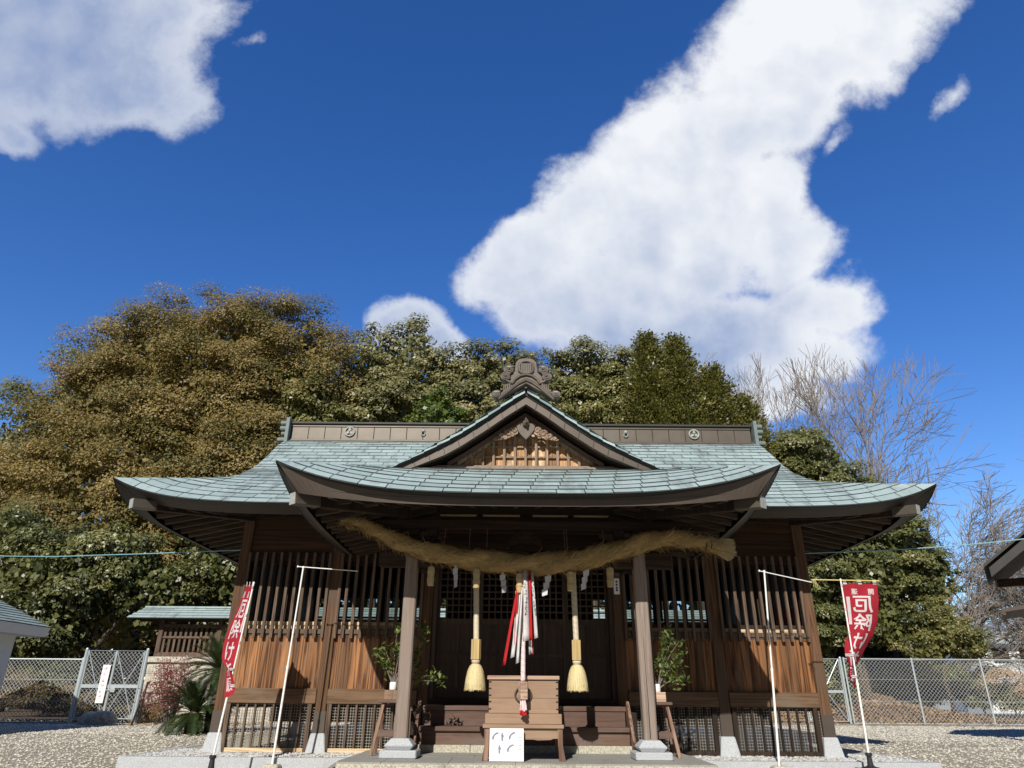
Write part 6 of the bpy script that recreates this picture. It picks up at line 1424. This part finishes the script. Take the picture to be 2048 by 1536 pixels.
bare_tree('wide bare tree sweeping up to the right above the evergreen', (21.0, 26, 2), [(.30, 0, 1), (.85, .1, .9)], 4.4, .19, 12, 6, .60, .03, (.25, 0, .0))
bare_tree('low wide bare tree whose limbs arch right, beside the dark eave', (22.2, 25, 1), [(.85, 0, .8), (.5, 0, 1)], 3.0, .15, 17, 7, .60, .0, (.3, 0, -.05))
bare_tree('bare tree with upright shoots behind the dark roofed building', (28.0, 24, 0), [(-.25, 0, 1), (.25, 0, 1)], 2.5, .15, 23, 6, .58, .06, (-.02, 0, .0))
bare_tree('thin bare tree just left of the first tall bare tree', (15.6, 25.5, 0), [(0, 0, 1)], 5.6, .12, 29, 6, .5, .12, (0, 0, .05))
# shrubs and brush
def shrubs():
    t_ = thing('nandina', (-9.3, 6, .0), 'red-leaved shrub in front of the pale stone wall', 'shrub')
    m_ = MB(); pts = []
    for i in range(26):
        a = i * 2.4; tip = Vector((-9.15 + .52 * math.cos(a) * (.4 + .6 * (i % 5) / 4), 6 + .35 * math.sin(a), .75 + .95 * ((i * 7) % 26) / 26)); b = Vector((-9.0 + .05 * math.cos(a), 6, 0))
        pp = smooth_path([b, b.lerp(tip, .5) + Vector((0, 0, .1)), tip], 5); m_.tube(pp, .008, 4); pts += [tuple(pp[-1])] * 3 + [tuple(pp[-3]), tuple(pp[-5])]
    m_.build('stems', 'twig', t_); leafspray('leaves', 'nandina', t_, pts, 5200, .055, 51, .12)
    for lab, (x, y, z), n, Lf, seed in (('tall dark cycad with arching fronds beside the hall corner', (-8.0, 6.2, 1.45), 70, 1.45, 3), ('low spreading cycad at the foot of the tall one', (-8.25, 5.6, .45), 64, 1.35, 4)):
        t_ = thing('cycad', (x, y, 0), lab, 'cycad', 'cycads beside the hall'); rq = random.Random(seed)
        m_ = MB(); m_.lathe((x, y, 0), [(.16, -.1), (.19, z * .4), (.2, z * .8), (.16, z), (.05, z + .1)], 14, None, 0, .06); m_.build('trunk', 'bark', t_)
        m_ = MB()
        for i in range(n):
            a = i * 2.399 + rq.uniform(-.2, .2); el = rad(rq.uniform(-5, 75)); L_ = Lf * rq.uniform(.8, 1.1); d = Vector((math.cos(a) * math.cos(el), math.sin(a) * math.cos(el), math.sin(el)))
            pts = []; p = Vector((x, y, z)); 
            for j in range(12): pts.append(p.copy()); d = (d + Vector((0, 0, -.085 - .05 * math.cos(el)))).normalized(); p = p + d * L_ / 12
            tone = rq.gauss(.5, .2)
            for j in range(1, 12):
                d = (pts[j] - pts[j - 1]).normalized(); s_ = d.cross(Vector((0, 0, 1))); s_ = s_.normalized() if s_.length > .01 else Vector((1, 0, 0)); w_ = .17 * math.sin(math.pi * (j + 1.5) / 14)
                for q in range(3):
                    o = pts[j - 1].lerp(pts[j], q / 3)
                    for sg in (-1, 1): tp = o + s_ * sg * w_ + d * w_ * .6 + Vector((0, 0, .05 * w_ / .17)); e_ = d * .017; m_.add([o - e_, o + e_, tp], [(0, 1, 2)], min(1, max(0, tone + rq.gauss(0, .1))))
        m_.build('fronds', 'cycad', t_)
    t_ = thing('brush_heap', (-17, 12.3, 0), 'brown heap of dry brush behind the left fence', 'brush'); crown('stalks', 'drygrass', t_, [(-16.2, 12.6, .55, 1.9, .8, .75), (-18.6, 12.6, .7, 1.6, .8, .8), (-15.2, 12.6, .3, 1.0, .6, .5)], 150, .4, 150, .15, 61, asp=.16, zcut=-.1, core=0)
    t_ = thing('brush_heap', (-15.4, 12.8, 0), 'dark green bush growing out of the dry brush heap', 'bush'); crown('leaves', 'deep', t_, [(-16.0, 12.5, 1.15, .75, .5, .55)], 30, .35, 150, .10, 62, core=0)
    t_ = thing('dry_grass', (-13.3, 12.2, 0), 'tuft of dry grass behind the right leaf of the double gate', 'grass tuft'); crown('blades', 'drygrass', t_, [(-13.0, 12.0, .2, 1.0, .5, .35)], 40, .3, 110, .17, 63, asp=.12, zcut=-.1, up=.0, core=0)
    t_ = thing('bush', (22.4, 20, 0), 'reddish brown bush behind the right fence', 'bush'); crown('leaves', 'dry', t_, [(22.0, 20, 1.5, 1.0, .8, .7), (23.4, 20, 1.3, .9, .8, .6)], 46, .4, 90, .10, 64, core=0); m_ = MB(); m_.tube([(22.3, 20, -.1), (22.2, 20, .8), (22.0, 20, 1.6)], [.05, .04, .015], 6); m_.tube([(22.3, 20, .3), (23.3, 20, 1.4)], [.04, .012], 6); m_.build('stems', 'bark', t_)
    for i, (lab, x, y, h) in enumerate((('dark green shrub behind the right fence, left of the tall evergreen', 13.0, 20.5, 3.4), ('dark shrub deep behind the leafy bank', 20.8, 24.0, 3.0), ('dark shrub behind the bank, toward the far house', 24.6, 26, 2.4))):
        t_ = thing('shrub', (x, y, 0), lab, 'shrub', 'dark shrubs behind the right fence'); crown('leaves', 'deep', t_, [(x, y, h * .55, 1.7, 1.0, h * .5), (x + 1.2, y + .3, h * .4, 1.3, .9, h * .4)], 70, .5, 170, .15, 70 + i, core=0); m_ = MB(); m_.tube([(x, y, -.1), (x, y, h * .6)], [.07, .03], 6); m_.build('stem', 'bark', t_)
shrubs()
# far-off wood that closes the view behind the single trees
r = np.random.default_rng(77); lob = []
for i in range(27): x = -42 + i * 2.5; lob.append((x, 31 + 2 * math.sin(i * 1.7), 3.2 + 1.2 * math.sin(i * 2.3), 2.6, 2.2, 4.4))
o = crown('far_wood', 'deep', None, lob, 600, 1.3, 130, .30, 78, inner=.1, core=14000, corek=.95, csz=3.2); tag(o, kind='stuff')
